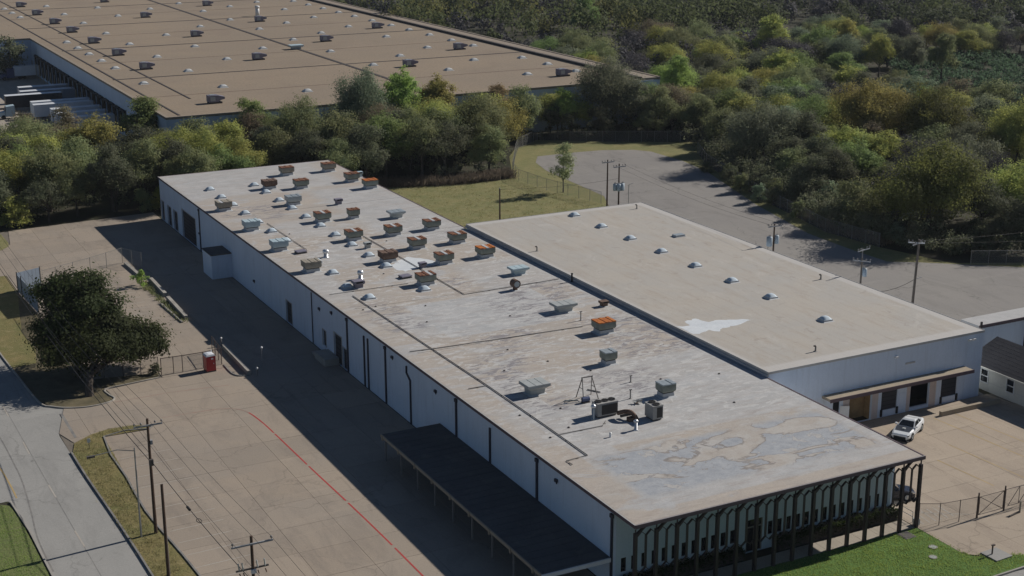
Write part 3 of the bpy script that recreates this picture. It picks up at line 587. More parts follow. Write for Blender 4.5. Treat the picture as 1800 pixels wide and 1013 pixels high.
# colonnade: bronze columns, screens of chamfered bars, knee braces
NB = 15; X0 = 59.47; PB = (90.47-X0)/NB; YC = 92.45
for k in range(NB+1):
    x = X0+PB*k
    c = W('column', MB().box(x-.13, x+.13, YC-.16, YC+.16, -.03, 6.42).box(x-.045, x+.045, YC-.05, YC+.05, 6.421, 6.98), 'darkbrown')
    if k < NB: MB().bar((x+.10, YC, 6.30), (x+.98, YC, 6.96), .26, .14).build('brace', 'darkbrown', c)
for k in range(NB):
    x = X0+PB*k; mb = MB(); m_ = x+PB/2; q1 = x+PB*.27; q2 = x+PB*.73
    mb.bar((m_, YC, 3.05), (m_, YC, 6.15), .22, .07)
    for a, b in (((x+.14, 6.1), (q1, 6.5)), ((q1, 6.5), (m_-.04, 6.1)), ((m_+.04, 6.1), (q2, 6.5)), ((q2, 6.5), (x+PB-.14, 6.1)),
                 ((x+.14, 3.1), (q1, 2.72)), ((q1, 2.72), (m_-.04, 3.1)), ((m_+.04, 3.1), (q2, 2.72)), ((q2, 2.72), (x+PB-.14, 3.1))):
        mb.bar((a[0], YC, a[1]), (b[0], YC, b[1]), .2, .06)
    W('screen', mb, 'darkbrown')
# open shed canopy on posts along the shaded wall
cp = W('canopy', MB().box(52.5, WX-.03, 95.7, 130.6, 2.62, 2.78), 'canopy', label='low dark shed canopy along the shaded long wall')
for k in range(29):
    y = 96.3+1.2*k; MB().box(52.52, WX-.04, y-.03, y+.03, 2.781, 2.80).build('seam', 'canopy', cp)
MB().box(52.36, 52.49, 95.7, 130.6, 2.55, 2.84).build('gutter', 'tan_slab', cp)
MB().box(52.36, WX-.03, 95.55, 95.69, 2.5, 2.86).build('edge_flashing', 'white', cp)
for k in range(9):
    y = 97.2+4.1*k
    MB().box(52.62, 52.76, y-.07, y+.07, -.03, 2.6).build('post', 'pipe', cp)
    MB().box(52.28, 52.42, y-.1, y+.1, 2.35, 2.9).build('bracket', 'tan_slab', cp)

# ---------------- cream roofed second warehouse
BX0, BX1, BY0, BY1, BZ = 90.5, 121.1, 115.6, 189.0, 8.0
b2 = thing('cream_roof_warehouse', 'smooth cream roofed warehouse with dock doors joined to the long one', 'warehouse', (BX0, BY0, 0)); B = P_(b2)
dk = [(99.5, 100.5, .0, 3.0), (101.8, 105.0, .0, 3.2), (106.4, 108.7, .75, 3.22), (110.6, 113.4, .35, 3.35), (115.2, 117.6, .75, 3.3)]
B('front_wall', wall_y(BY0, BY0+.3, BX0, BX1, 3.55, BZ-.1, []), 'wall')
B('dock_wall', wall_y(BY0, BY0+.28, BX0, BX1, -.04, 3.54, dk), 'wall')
for x0, x1 in ((100.9, 101.75), (105.05, 105.9), (110.05, 110.55), (113.45, 114.4)): B('pink_pier', MB().box(x0, x1, BY0-.03, BY0-.002, .0, 3.5), 'wall_pink')
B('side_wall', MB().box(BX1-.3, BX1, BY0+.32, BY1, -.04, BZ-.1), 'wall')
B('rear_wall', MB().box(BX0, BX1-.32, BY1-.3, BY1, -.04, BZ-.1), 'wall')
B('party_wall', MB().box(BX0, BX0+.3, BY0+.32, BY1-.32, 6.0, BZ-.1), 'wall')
B('wall_core', MB().box(BX0+.4, BX1-.5, BY0+2.4, BY1-.5, -.03, BZ-.3), 'dark')
r2_ = B('roof', MB().box(BX0+.02, BX1-.02, BY0+.02, BY1-.02, BZ-.2, BZ), 'roof_cream')
for bx in ((BX0-.06, BX0+.01, BY0, BY1+.06, BZ-.28, BZ+.035), (BX0-.06, BX1+.06, BY0-.07, BY0-.005, BZ-.22, BZ+.04), (BX1+.005, BX1+.07, BY0, BY1+.06, BZ-.22, BZ+.04), (BX0+.02, BX1, BY1+.005, BY1+.07, BZ-.22, BZ+.04)):
    MB().box(*bx).build('edge_flashing', 'fascia_light', r2_)
MB().tube([(BX0-.14, BY0, BZ-.38), (BX0-.14, BY1, BZ-.38)], .12, 8).build('gutter', 'fascia_light', r2_)
MB().poly(ragged([(90.7, 133.09), (92.24, 132.94), (92.68, 134.42), (94.49, 134.71), (94.62, 133.15), (96.48, 132.92), (98.67, 132.01), (100.15, 131.23), (97.09, 130.39), (95.42, 130.3), (93.81, 129.48), (93.19, 130.52), (91.37, 129.6), (90.6, 130.87)], .2, 8), BZ+.006).build('coating_patch', 'patch_white', r2_)
dc = B('dock_canopy', MB().box(97.9, 118.5, 114.15, BY0-.005, 3.78, 4.08), 'tan_slab', label='thin tan slab canopy over the dock doors')
MB().box(97.82, 118.58, 114.05, 114.14, 3.72, 4.12).build('edge_flashing', 'fascia', dc)
B('door', MB().box(99.5, 100.5, BY0+.18, BY0+.24, 0, 3.0), 'dark')
B('door', MB().bar((100.52, BY0-.02, 1.25), (101.3, BY0-.62, 1.25), .06, 2.4), 'white', label='white man door standing open')
inf = B('dock_opening', MB().box(101.8, 105.0, BY0+1.2, BY0+1.26, 0, 3.2).box(101.8, 101.86, BY0+.3, BY0+1.19, 0, 3.2).box(104.94, 105.0, BY0+.3, BY0+1.19, 0, 3.2), 'plywood', label='dock opening lined with tan plywood')
for h in (dk[2], dk[4]):
    d = B('dock_door', MB().box(h[0], h[1], BY0+.14, BY0+.2, h[2], h[3]), 'door_dark')
    for k in range(1, 5): MB().box(h[0]+.03, h[1]-.03, BY0+.115, BY0+.138, h[2]+k*.5, h[2]+k*.5+.03).build('rib', 'dark', d)
    for x in (h[0]-.1, h[1]-.12): B('bumper', MB().box(x, x+.22, BY0-.16, BY0-.002, .1, .9), 'rubber')
B('dock_opening', MB().box(110.6, 113.4, BY0+2.0, BY0+2.05, .35, 3.35).box(110.6, 113.4, BY0+.05, BY0+1.98, .30, .345), 'dark', label='open dark dock bay')
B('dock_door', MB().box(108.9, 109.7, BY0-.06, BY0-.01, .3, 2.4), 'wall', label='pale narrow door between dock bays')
for x, z in ((108.0, 6.9), (118.9, 7.2), (119.5, 7.2)): B('wall_light', MB().box(x-.18, x+.18, BY0-.3, BY0-.01, z-.1, z+.1), 'white')
B('vent_slot', MB().box(109.5, 110.9, BY0-.05, BY0-.01, 5.75, 5.95), 'fascia_light')
rw = MB().box(112.6, 121.5, 112.55, 112.95, -.04, .55); o = rw.build('ramp_wall', 'tan_slab'); tag(o, 'low dark faced wall beside the dock ramp', 'wall')

# ---------------- far tan roofed warehouse
FX0, FX1, FY0, FY1, FZ = 72.0, 190.3, 290.0, 720.0, 10.0
fw_ = thing('far_warehouse', 'huge tan roofed warehouse with many skylights beyond the trees', 'warehouse', (FX0, FY0, 0)); Fh = P_(fw_)
fd = [(326+i*5.6, 329.8+i*5.6, 1.0, 5.4) for i in range(20)]
Fh('dock_wall', wall_x(FX0, FX0+.4, FY0, 444, -.05, FZ-.3, fd), 'wall_far')
Fh('front_wall', MB().box(FX0+.41, FX1, FY0, FY0+.4, -.05, FZ-.3), 'wall_far')
Fh('side_wall', MB().box(FX1-.4, FX1, FY0+.41, FY1, -.05, FZ-.3), 'wall_far')
Fh('wing_wall', MB().box(30, FX0-.01, 444, 444.4, -.05, FZ-.3), 'wall_far')
Fh('wall_core', MB().box(FX0+.6, FX1-.6, FY0+.6, FY1-1, -.04, FZ-.5), 'dark')
for h in fd:
    d = Fh('dock_door', MB().box(FX0+.22, FX0+.3, h[0], h[1], h[2], h[3]), 'door_dark')
    MB().box(FX0-.5, FX0-.02, h[0]-.35, h[0]-.02, .8, 5.7).box(FX0-.5, FX0-.02, h[1]+.02, h[1]+.35, .8, 5.7).box(FX0-.6, FX0-.02, h[0]-.4, h[1]+.4, 5.71, 6.2).build('dock_seal', 'rubber', d)
    Fh('bollard', MB().tube([(FX0-1.2, h[1]+.9, -.03), (FX0-1.2, h[1]+.9, 4.5)], .12), 'tan_slab')
fr = Fh('roof', MB().box(FX0+.2, 185.0, FY0+.2, FY1, FZ-.3, FZ).box(30, FX0+.199, 444.3, FY1, FZ-.3, FZ-.003), 'roof_far')
MB().box(185.6, FX1-.2, FY0+.2, FY1, FZ-.3, FZ+.25).build('roof_strip', 'roof_strip', fr)
MB().box(184.7, 185.59, FY0+.4, FY1-1, FZ-.25, FZ+.55).build('fire_wall_cap', 'tar', fr)
for bx in ((FX0-.1, FX0+.6, FY0-.1, 444, FZ-.35, FZ+.15), (FX0+.61, 184.6, FY0-.1, FY0+.5, FZ-.35, FZ+.15), (FX1-.5, FX1+.1, FY0, FY1, FZ-.35, FZ+.4), (29.5, FX0-.11, 443.9, 444.6, FZ-.35, FZ+.15)):
    MB().box(*bx).build('edge_flashing', 'roof_strip', fr)
for a in range(7):
    y = 348.5+61.0*a if a else 348.5
    MB().box(74.5, 184.6, y-.35, y+.35, FZ+.002, FZ+.07).build('roof_joint', 'tar', fr)
for y in (318, 379, 440.5, 501, 562):
    MB().box(74.5, 184.6, y-.12, y+.12, FZ+.002, FZ+.03).build('roof_joint', 'rust_brown', fr)
for x, w, y0 in ((132.8, .45, 291), (83.0, .2, 312), (75.2, .22, 292)): MB().box(x-w, x+w, y0, 719, FZ+.002, FZ+.085).build('roof_joint', 'tar', fr)

# ---------------- house and low shed at the right edge
hs = thing('white_house', 'small cream house with charcoal shingle gable roof at the right edge', 'house', (123, 119.5, 0)); Hh = P_(hs)
HX0, HX1, HY0, HY1 = 123.1, 131.9, 96, 119.2
hw = [(116.3, 117.3, 1.0, 2.5), (112.3, 113.3, 1.0, 2.5), (108.0, 109.0, 1.0, 2.5), (103, 104, 1.0, 2.5)]
Hh('wall', wall_x(HX0, HX0+.2, HY0, HY1, -.04, 3.0, hw), 'siding')
Hh('wall', MB().box(HX0+.21, HX1, HY1-.2, HY1, -.04, 3.0).box(HX0+.21, HX1, HY0, HY0+.2, -.04, 3.0).box(HX1-.2, HX1, HY0+.21, HY1-.21, -.04, 3.0), 'siding')
gm = MB(); xm = (HX0+HX1)/2
for y in (HY1, HY0):
    n = len(gm.v); gm.v += [(HX0, y, 3.0), (HX1, y, 3.0), (xm, y, 4.85), (HX0, y-.2, 3.0), (HX1, y-.2, 3.0), (xm, y-.2, 4.85)]
    for q in ((0, 1, 2), (5, 4, 3), (0, 3, 4, 1), (1, 4, 5, 2), (2, 5, 3, 0)): gm.f.append(tuple(n+i for i in q)); gm.mi.append(0)
Hh('gable', gm, 'siding')
hr = Hh('roof', MB().hexa([(HX0-.45, HY0-.4, 2.86), (xm, HY0-.4, 4.98), (xm, HY1+.4, 4.98), (HX0-.45, HY1+.4, 2.86)], [(HX0-.45, HY0-.4, 2.98), (xm, HY0-.4, 5.1), (xm, HY1+.4, 5.1), (HX0-.45, HY1+.4, 2.98)])
   .hexa([(xm+.003, HY0-.4, 4.98), (HX1+.45, HY0-.4, 2.86), (HX1+.45, HY1+.4, 2.86), (xm+.003, HY1+.4, 4.98)], [(xm+.003, HY0-.4, 5.1), (HX1+.45, HY0-.4, 2.98), (HX1+.45, HY1+.4, 2.98), (xm+.003, HY1+.4, 5.1)]), 'shingle')
for k in range(9):
    t = k/9; x = HX0-.45+(xm-HX0+.45)*t; z = 2.99+2.12*t
    MB().box(x, x+.1, HY0-.4, HY1+.4, z-.02, z+.002).build('shingle_course', 'shingle', hr)
MB().box(HX0-.56, HX0-.46, HY0-.4, HY1+.4, 2.82, 2.97).build('gutter', 'siding', hr)
for h in hw:
    w_ = Hh('window', MB().box(HX0+.08, HX0+.11, h[0], h[1], h[2], h[3]), 'glass')
    MB().box(HX0-.05, HX0+.07, h[0]-.12, h[0], h[2]-.12, h[3]+.12).box(HX0-.05, HX0+.07, h[1], h[1]+.12, h[2]-.12, h[3]+.12).box(HX0-.05, HX0+.07, h[0], h[1], h[3], h[3]+.12).box(HX0-.05, HX0+.07, h[0], h[1], h[2]-.12, h[2]).box(HX0-.02, HX0+.07, h[0], h[1], (h[2]+h[3])/2-.05, (h[2]+h[3])/2+.05).build('frame', 'white', w_)
    Hh('wall_stripe', MB().box(HX0-.02, HX0-.003, h[0]-2.5, h[0]-.13, 1.12, 1.17), 'fascia_light')
sh = thing('low_shed', 'low flat shed with pale grey wall behind the house', 'shed', (125, 124, 0)); Sh = P_(sh)
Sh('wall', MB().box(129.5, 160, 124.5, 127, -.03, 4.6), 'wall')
Sh('roof', MB().box(129.2, 160.3, 124.2, 127.3, 4.601, 4.82), 'fascia_light')
Sh('edge_flashing', MB().box(129.16, 160.3, 124.08, 124.19, 4.5, 4.9), 'fascia')
Sh('post', MB().box(129.2, 129.45, 123.9, 124.07, -.03, 5.4), 'darkbrown'); Sh('post', MB().box(136.9, 137.1, 123.9, 124.07, -.03, 5.4), 'darkbrown')

# ================================================================ ROOF EQUIPMENT
RZ = 7.405
def hood_vent(label, x, y, top, side, w=1.9, d=1.5, group='boxy roof ventilator hoods', slats=5, hole=None, rot=0):
    "relief hood: white curb, flared throat, overhanging louvred hood with ribbed top"
    t = thing('roof_ventilator', label, 'roof vent', (x, y, RZ), rot, group, (1.2, 1.2, 1.22))
    cw, cd = w*.80, d*.80
    MB().frus(0, 0, cw+.5, cd+.5, 0, cw+.16, cd+.16, .10).build('flashing', 'curb_white', t)
    MB().frus(0, 0, cw+.06, cd+.06, .101, cw, cd, .40).build('curb', 'curb_white', t)
    MB().frus(0, 0, cw*.97, cd*.97, .401, cw*.97, cd*.97, .50).build('throat', 'dark', t)
    hd = MB().frus(0, 0, w*.90, d*.90, .501, w, d, .64).frus(0, 0, w, d, .641, w, d, 1.16).build('hood', side, t)
    for s in (-1, 1):
        MB().box(-w/2+.06, w/2-.06, s*(d/2+.012)-.012, s*(d/2+.012)+.012, .92, .96).box(-w/2+.06, w/2-.06, s*(d/2+.012)-.012, s*(d/2+.012)+.012, 1.04, 1.08).build('louvre', side, hd)
    n = slats
    for k in range(n):
        a = -w/2-.03+(w+.06)*k/n; b = -w/2-.03+(w+.06)*(k+1)/n
        mt = top
        if hole == k: mt = 'curb_white'
        zz = 1.162+(.035 if k % 2 == 0 else 0)
        MB().hexa([(a, -d/2-.03, 1.161), (b-.03, -d/2-.03, 1.161), (b-.03, d/2+.03, 1.161), (a, d/2+.03, 1.161)],
                  [(a+.02, -d/2-.01, zz+.06), (b-.05, -d/2-.01, zz+.06), (b-.05, d/2+.01, zz+.06), (a+.02, d/2+.01, zz+.06)]).build('top_panel', mt, t)
    MB().box(-w/2+.02, w/2-.02, -d/2+.02, d/2-.02, 1.155, 1.18).build('top_pan', side, t)
    return t
VENTS = [
 (79.3, 237.7, 'rust_sheet', 'tan_sheet', None, 'rust topped ventilator at the rear edge of the roof, left of the pair'),
 (73.2, 228.7, 'rust_brown', 'rust_brown', None, 'dark brown wholly rusted ventilator near the rear of the roof'),
 (78.0, 226.6, 'rust_sheet', 'green_sheet', None, 'rust topped ventilator just right of the wholly brown one'),
 (61.9, 217.0, 'tan_sheet', 'tan_sheet', 1, 'battered tan ventilator with holed top at the shaded edge'),
 (72.8, 215.6, 'galv', 'galv', None, 'clean galvanised ventilator in the rear middle of the roof'),
 (61.8, 202.8, 'galv_blue', 'galv_blue', None, 'pale blue ventilator on the shaded roof edge, farther of two'),
 (61.7, 189.8, 'galv_blue', 'galv_blue', None, 'pale blue ventilator on the shaded roof edge, nearer of two'),
 (86.9, 237.4, 'rust_sheet', 'tan_sheet', None, 'rust topped ventilator at the rear right corner of the roof'),
 (87.4, 227.5, 'rust_sheet', 'green_sheet', None, 'rust topped ventilator next to the right edge, farther of the touching pair'),
 (88.2, 221.2, 'orange_sheet', 'green_sheet', None, 'orange rusted ventilator hard against the right roof edge near the field'),
 (73.0, 202.9, 'rust_sheet', 'green_sheet', 2, 'rusty ventilator with pale top stripe between two skylights, middle rear'),
 (85.6, 190.7, 'rust_sheet', 'green_sheet', 2, 'rusty striped ventilator nearest the rear corner of the cream roof'),
 (79.2, 190.2, 'rust_sheet', 'green_sheet', 2, 'rusty striped ventilator, farthest in the middle column of four'),
 (73.1, 190.3, 'rust_sheet', 'green_sheet', 2, 'rusty ventilator beside the small grey box vent and two skylights'),
 (85.6, 181.9, 'rust_sheet', 'green_sheet', 2, 'rusty striped ventilator, second along the cream roof side'),
 (79.3, 181.8, 'rust_sheet', 'green_sheet', 2, 'rusty striped ventilator, second in the middle column of four'),
 (72.9, 177.1, 'rust_brown', 'rust_brown', None, 'brown ribbed ventilator at the left end of the white patch'),
 (79.3, 172.8, 'rust_sheet', 'green_sheet', 2, 'rusty ventilator at the right end of the white patch'),
 (85.7, 173.1, 'orange_sheet', 'green_sheet', 2, 'orange striped ventilator, nearest of the three along the cream roof'),
 (72.9, 164.6, 'rust_sheet', 'green_sheet', 3, 'rusty ventilator with a missing top strip, in front of the white patch'),
 (62.0, 177.4, 'tan_sheet', 'tan_sheet', None, 'tan ribbed ventilator at the shaded edge, nearest of that side'),
 (83.0, 136.9, 'orange_sheet', 'green_sheet', None, 'bright orange rusted ventilator standing alone on the near half'),
]
for x, y, tp, sd, hole, lab in VENTS: hood_vent(lab, x, y, tp, sd, hole=hole)
hood_vent('small rust topped ventilator between the two large grey ones at the rear', 77.9, 202.6, 'rust_sheet', 'green_sheet', 1.4, 1.15)
hood_vent('small green grey ventilator alone before the patched front half', 77.85, 127.3, 'galv', 'green_sheet', 1.25, 1.1, slats=3)
hood_vent('small green grey ventilator behind the two fan condenser', 77.9, 116.1, 'galv', 'green_sheet', 1.35, 1.15, slats=3)
def gravity_hood(label, x, y, m, w, d, h=1.05, seam=3):
    "wide flat gravity hood flaring up from a smaller curb"
    t = thing('gravity_hood', label, 'roof vent', (x, y, RZ), 0, 'wide flat gravity hoods')
    MB().frus(0, 0, w*.62+.5, d*.62+.5, 0, w*.62+.1, d*.62+.1, .08).build('flashing', 'curb_white', t)
    MB().frus(0, 0, w*.62, d*.62, .081, w*.66, d*.66, h*.5).build('curb', m, t)
    hd = MB().frus(0, 0, w*.68, d*.68, h*.5+.001, w*.97, d*.97, h*.78).frus(0, 0, w, d, h*.78+.001, w, d, h).build('hood', m, t)
    for k in range(seam):
        x_ = -w/2+w*(k+.5)/seam; MB().hexa([(x_-w/seam/2+.02, -d/2-.02, h+.001), (x_+w/seam/2-.02, -d/2-.02, h+.001), (x_+w/seam/2-.02, d/2+.02, h+.001), (x_-w/seam/2+.02, d/2+.02, h+.001)],
            [(x_-w/seam/2+.04, -d/2, h+.05), (x_+w/seam/2-.04, -d/2, h+.05), (x_+w/seam/2-.04, d/2, h+.05), (x_-w/seam/2+.04, d/2, h+.05)]).build('top_panel', m, t)
    return t
gravity_hood('pale grey wide hood near the right edge at the rear of the roof', 83.8, 199.9, 'galv', 2.5, 1.9)
gravity_hood('light blue wide hood beside the cream roof, mid roof', 85.7, 163.3, 'galv_blue', 2.5, 1.7, .95)
gravity_hood('large plain grey hood with long shadow left of the cream roof step', 82.9, 146.2, 'galv_grey', 2.9, 1.9)
gravity_hood('large grey hood left of the steel frame, nearest the viewer', 66.5, 123.1, 'galv_grey', 2.6, 2.1, 1.15)
def box_vent(label, x, y, m, w, d, h):
    t = thing('box_vent', label, 'roof vent', (x, y, RZ), 0, 'small box vents')
    MB().frus(0, 0, w*.7+.3, d*.7+.3, 0, w*.7+.05, d*.7+.05, .07).build('flashing', 'curb_white', t)
    MB().frus(0, 0, w*.7, d*.7, .071, w*.72, d*.72, h*.55).build('curb', m, t)
    MB().frus(0, 0, w*.85, d*.85, h*.55+.001, w, d, h*.7).frus(0, 0, w, d, h*.7+.001, w*.96, d*.96, h).build('hood', m, t)
    MB().box(-w*.3, w*.3, -d/2-.02, -d/2-.001, h*.74, h*.93).build('louvre', 'dark', t)
box_vent('small purple grey box vent alone in the rear centre of the roof', 79.2, 212.4, 'purple_unit', 1.25, 1.0, .95)
box_vent('small grey box vent beside the middle skylight row', 73.1, 185.0, 'galv_grey', 1.0, .85, .9)
box_vent('small dark grey box vent at the edge of the white patch', 75.8, 172.1, 'purple_unit', 1.05, .9, .75)
box_vent('grey fan box with ducts left of the lone skylight, mid roof', 64.6, 167.2, 'purple_unit', 1.5, 1.2, 1.0)
box_vent('small dark brown box vent against the step to the cream roof', 88.3, 145.7, 'rust_brown', 1.1, .9, .7)
box_vent('little pale cap vent at the rear right edge of the roof', 90.0, 230.3, 'galv_blue', .9, .9, .95)
def round_vent(label, x, y, m, r, h):
    t = thing('turbine_vent', label, 'roof vent', (x, y, RZ), 0, 'round roof vents')
    MB().lathe(0, 0, [(r*1.5, 0), (r*.8, .06), (r*.75, h*.45)], 12).build('stack', m, t, True)
    MB().lathe(0, 0, [(r*.8, h*.451), (r*1.15, h*.6), (r*1.2, h*.78), (r*.9, h*.95), (r*.2, h)], 14).build('turbine_head', m, t, True)
    for k in range(10):
        a = k*.628; MB().bar((r*1.02*math.cos(a), r*1.02*math.sin(a), h*.55), (r*1.06*math.cos(a+.25), r*1.06*math.sin(a+.25), h*.88), .05, .03).build('vane', 'galv_grey', t)
round_vent('pale turbine vent left of the tan ribbed ventilator', 66.2, 183.2, 'bright_metal', .38, 1.15)
round_vent('pale stacked turbine vent behind the grey fan box', 66.4, 170.9, 'bright_metal', .36, 1.2)
t = thing('exhaust_cowl', 'round brown exhaust cowl on a neck in mid roof', 'roof vent', (81.9, 156.9, RZ))
MB().frus(0, 0, 1.2, 1.2, 0, .8, .8, .08).build('flashing', 'curb_white', t)
MB().lathe(0, 0, [(.32, .081), (.30, .5)], 12).build('neck', 'rust_brown', t, True)
MB().tube([(0, -.48, .88), (0, .48, .88)], .55, 16).build('drum', 'rust_brown', t)
MB().tube([(0, -.50, .88), (0, -.49, .88)], .38, 16).build('mouth', 'galv', t)
for x, y, lab in ((63.9, 187.0, 'low dark roof hatch left of the pale blue vents'), (71.8, 168.7, 'low dark roof hatch before the white patch')):
    t = thing('roof_hatch', lab, 'roof hatch', (x, y, RZ), .1, 'low dark roof hatches')
    MB().frus(0, 0, 1.5, 1.2, 0, 1.3, 1.0, .25).build('curb', 'pipe_dark', t)
    MB().frus(0, 0, 1.55, 1.2, .251, 1.45, 1.1, .36).build('lid', 'purple_unit', t)

# ---- domed skylights
def make_skylight(name, w, zb, dm, fm, hh=.42):
    t = link(name, None); 
    MB().frus(0, 0, w+.35, w+.35, 0, w+.05, w+.05, .08).build('flashing', fm, t)
    MB().frus(0, 0, w, w, .081, w*.98, w*.98, .24).build('curb', fm, t)
    mb = MB(); N = 6; n0 = 0
    for i in range(N+1):
        for j in range(N+1):
            u = -1+2*i/N; v = -1+2*j/N; mb.v.append((u*w*.48, v*w*.48, .241+hh*min(1, 2.2*(1-abs(u)))**.9*min(1, 2.2*(1-abs(v)))**.9))
    for i in range(N):
        for j in range(N): a = i*(N+1)+j; mb.f.append((a, a+N+1, a+N+2, a+1)); mb.mi.append(0)
    mb.build('dome', dm, t, True)
    return t
def place(proto, spots, cat, group):
    first = True
    for (x, y, z, lab) in spots:
        o = proto if first else copy_tree(proto); first = False
        o.location = (x, y, z); tag(o, lab, cat, group)
rowA = [231.6, 225.1, 218.9, 212.5, 206.1, 199.7, 193.4, 180.7, 174.4, 167.4, 161.6]
rowB = [231.4, 225.2, 218.5, 212.3, 205.9, 199.5, 193.3, 186.8, 180.4, 174.2, 161.7]
sp = [(64.1 if y != 167.4 else 63.4, y+.55, RZ, 'white domed skylight, %s from the rear in the row by the shaded edge' % ORD[i+1]) for i, y in enumerate(rowA)]
sp += [(71.65, y+.55, RZ, 'white domed skylight, %s from the rear in the middle row of the long roof' % ORD[i+1]) for i, y in enumerate(rowB)]
place(make_skylight('skylight', 1.3, 0, 'dome', 'curb_white', .34), sp, 'skylight', 'domed skylights on the long roof')
place(make_skylight('skylight', 1.28, 0, 'dome', 'curb_white', .32), [(107.3, y+.5, BZ, 'domed skylight on the cream roof, %s from its rear edge' % ORD[i+1]) for i, y in enumerate([185.5, 177.5, 169.5, 161.4, 153.2, 145.0, 136.9, 126.5])], 'skylight', 'domed skylights on the cream roof')
t = thing('roof_hatch', 'flat pale hatch on the cream roof right of the skylight row', 'roof hatch', (114.3, 168.2, BZ))
MB().frus(0, 0, 1.7, 1.2, 0, 1.5, 1.0, .22).build('curb', 'curb_white', t); MB().box(-.78, .78, -.53, .53, .221, .3).build('lid', 'galv', t)

# ---- far roof: skylights and units on a regular grid
FSK = {79.5: [338.9, 367.9, 383.6, 398.7, 413.3, 428.4, 505.4, 521.5, 537.5], 94.3: [325.2, 354.5, 384.9, 415.5, 445.2, 477.5, 508.5, 540.3], 109.2: [310.0, 371.5, 401.9, 432.8, 495.0, 526.2], 124.5: [388.6, 450.5, 513.3],
       138.6: [343.0, 373.5, 403.8, 435.0, 465.4, 496.6, 528.3], 151.6: [325.8, 356.1, 415.9, 447.4, 508.5], 165.2: [309.9, 339.4, 368.7, 397.9, 428.3, 459.7, 489.2, 519.9], 178.2: [309.0, 323.5, 337.4, 366.4, 380.7, 396.0, 411.0, 425.1, 440.9, 456.3, 471.0, 486.0, 501.1, 517.1]}
sp = []
for ci, (x, l) in enumerate(FSK.items()):
    for i, y in enumerate(l): sp.append((x, y, FZ+.01, 'tiny white skylight on far tan roof, %s from front, %s column from left' % (ORD[i+1], ORD[ci+1])))
place(make_skylight('skylight', 1.8, 0, 'far_dome', 'far_dome', .35), sp, 'skylight', 'skylights on the far tan roof')
def make_unit():
    t = link('rooftop_unit', None)
    MB().box(-1.5, 1.3, -1.0, 1.0, .0, .35).build('curb', 'tar', t)
    MB().box(-1.6, .55, -1.05, 1.05, .351, 1.75).build('cabinet', 'purple_unit', t)
    MB().hexa([(.56, -.95, .6), (1.9, -.95, .9), (1.9, .95, .9), (.56, .95, .6)], [(.56, -.95, 1.7), (1.9, -.95, 1.35), (1.9, .95, 1.35), (.56, .95, 1.7)]).build('intake_hood', 'purple_unit', t)
    MB().box(-1.2, -.2, -.5, .5, 1.751, 1.86).build('fan_guard', 'galv', t)
    MB().box(-1.3, -.2, -1.09, -1.055, .6, 1.5).build('access_panel', 'galv_grey', t)
    return t
FU = {86.2: [303.9, 363.3, 393.4, 423.6, 454.1, 481.2, 512.2, 543.8], 116.5: [367.3, 426.0, 486.8, 547.5], 145.9: [336.5, 396.3, 456.6, 516.6], 171.8: [303.9, 361.6, 420.6]}
sp = []
for ci, (x, l) in enumerate(FU.items()):
    for i, y in enumerate(l): sp.append((x, y, FZ+.01, 'purple grey unit on far tan roof, %s from front, %s row from left' % (ORD[i+1], ORD[ci+1])))
place(make_unit(), sp, 'rooftop unit', 'rooftop units on the far tan roof')
t = thing('flat_hood', 'teal grey flat hood on the dark joint of the far roof', 'roof vent', (132.3, 383.6, FZ+.09)); MB().box(-1.2, 1.2, -1, 1, 0, .6).build('curb', 'galv_grey', t); MB().frus(0, 0, 3.4, 2.6, .601, 3.8, 2.8, 1.1).build('hood', 'galv_blue', t)
t = thing('vent_stack', 'tall white vent stack on the far roof', 'roof vent', (150.7, 474.3, FZ)); MB().lathe(0, 0, [(.7, 0), (.65, 2.6)], 12).build('pipe', 'white', t, True); MB().lathe(0, 0, [(.8, 2.601), (.8, 3.2), (.2, 3.4)], 12).build('cap', 'white', t, True)

# ---- condensers, steel frame, ducts, pipes on the near half
def condenser(label, x, y, w, d, h, nf):
    t = thing('condenser', label, 'air conditioner', (x, y, RZ), 0)
    MB().box(-w/2+.1, w/2-.1, -d/2+.1, d/2-.1, 0, .16).build('skid', 'wood_grey', t)
    MB().box(-w/2, w/2, -d/2, d/2, .161, h-.05).build('cabinet', 'hvac', t)
    MB().box(-w/2+.45, w/2-.08, -d/2-.03, -d/2-.001, .3, h-.2).build('coil', 'coil', t)
    MB().box(-w/2-.03, w/2+.03, -d/2-.04, d/2+.03, h-.049, h).build('top', 'hvac', t)
    for k in range(nf):
        if w > d: fx, fy = -w/2+w*(k+.5)/nf, 0
        else: fx, fy = 0, -d/2+d*(k+.5)/nf
        f = MB().lathe(fx, fy, [(.36, h+.001), (.36, h+.09), (.30, h+.09), (.30, h+.02)], 16).build('fan_ring', 'coil', t)
        MB().tube([(fx, fy, h+.021), (fx, fy, h+.045)], .29, 14).build('fan', 'dark', f)
        MB().bar((fx-.34, fy, h+.1), (fx+.34, fy, h+.1), .03, .02).bar((fx, fy-.34, h+.125), (fx, fy+.34, h+.125), .03, .02).build('guard', 'coil', f)
    return t
condenser('long rooftop condenser with three fans in its top', 69.7, 114.5, 2.3, 1.2, 1.5, 3)
condenser('square rooftop condenser with two fans, right of the long one', 73.5, 111.5, 1.15, 1.5, 1.55, 2)
t = thing('steel_frame', 'rusty steel A frame standing on the roof behind the condensers', 'frame', (70.4, 119.3, RZ))
for (ax, ay), s in (((-.75, .75), -.5), ((-.75, -.75), -.5), ((1.0, .75), .62), ((1.0, -.75), .62)): MB().bar((ax, ay, 0), (s, 0, 2.25), .07, .07).build('leg', 'pipe_dark', t)
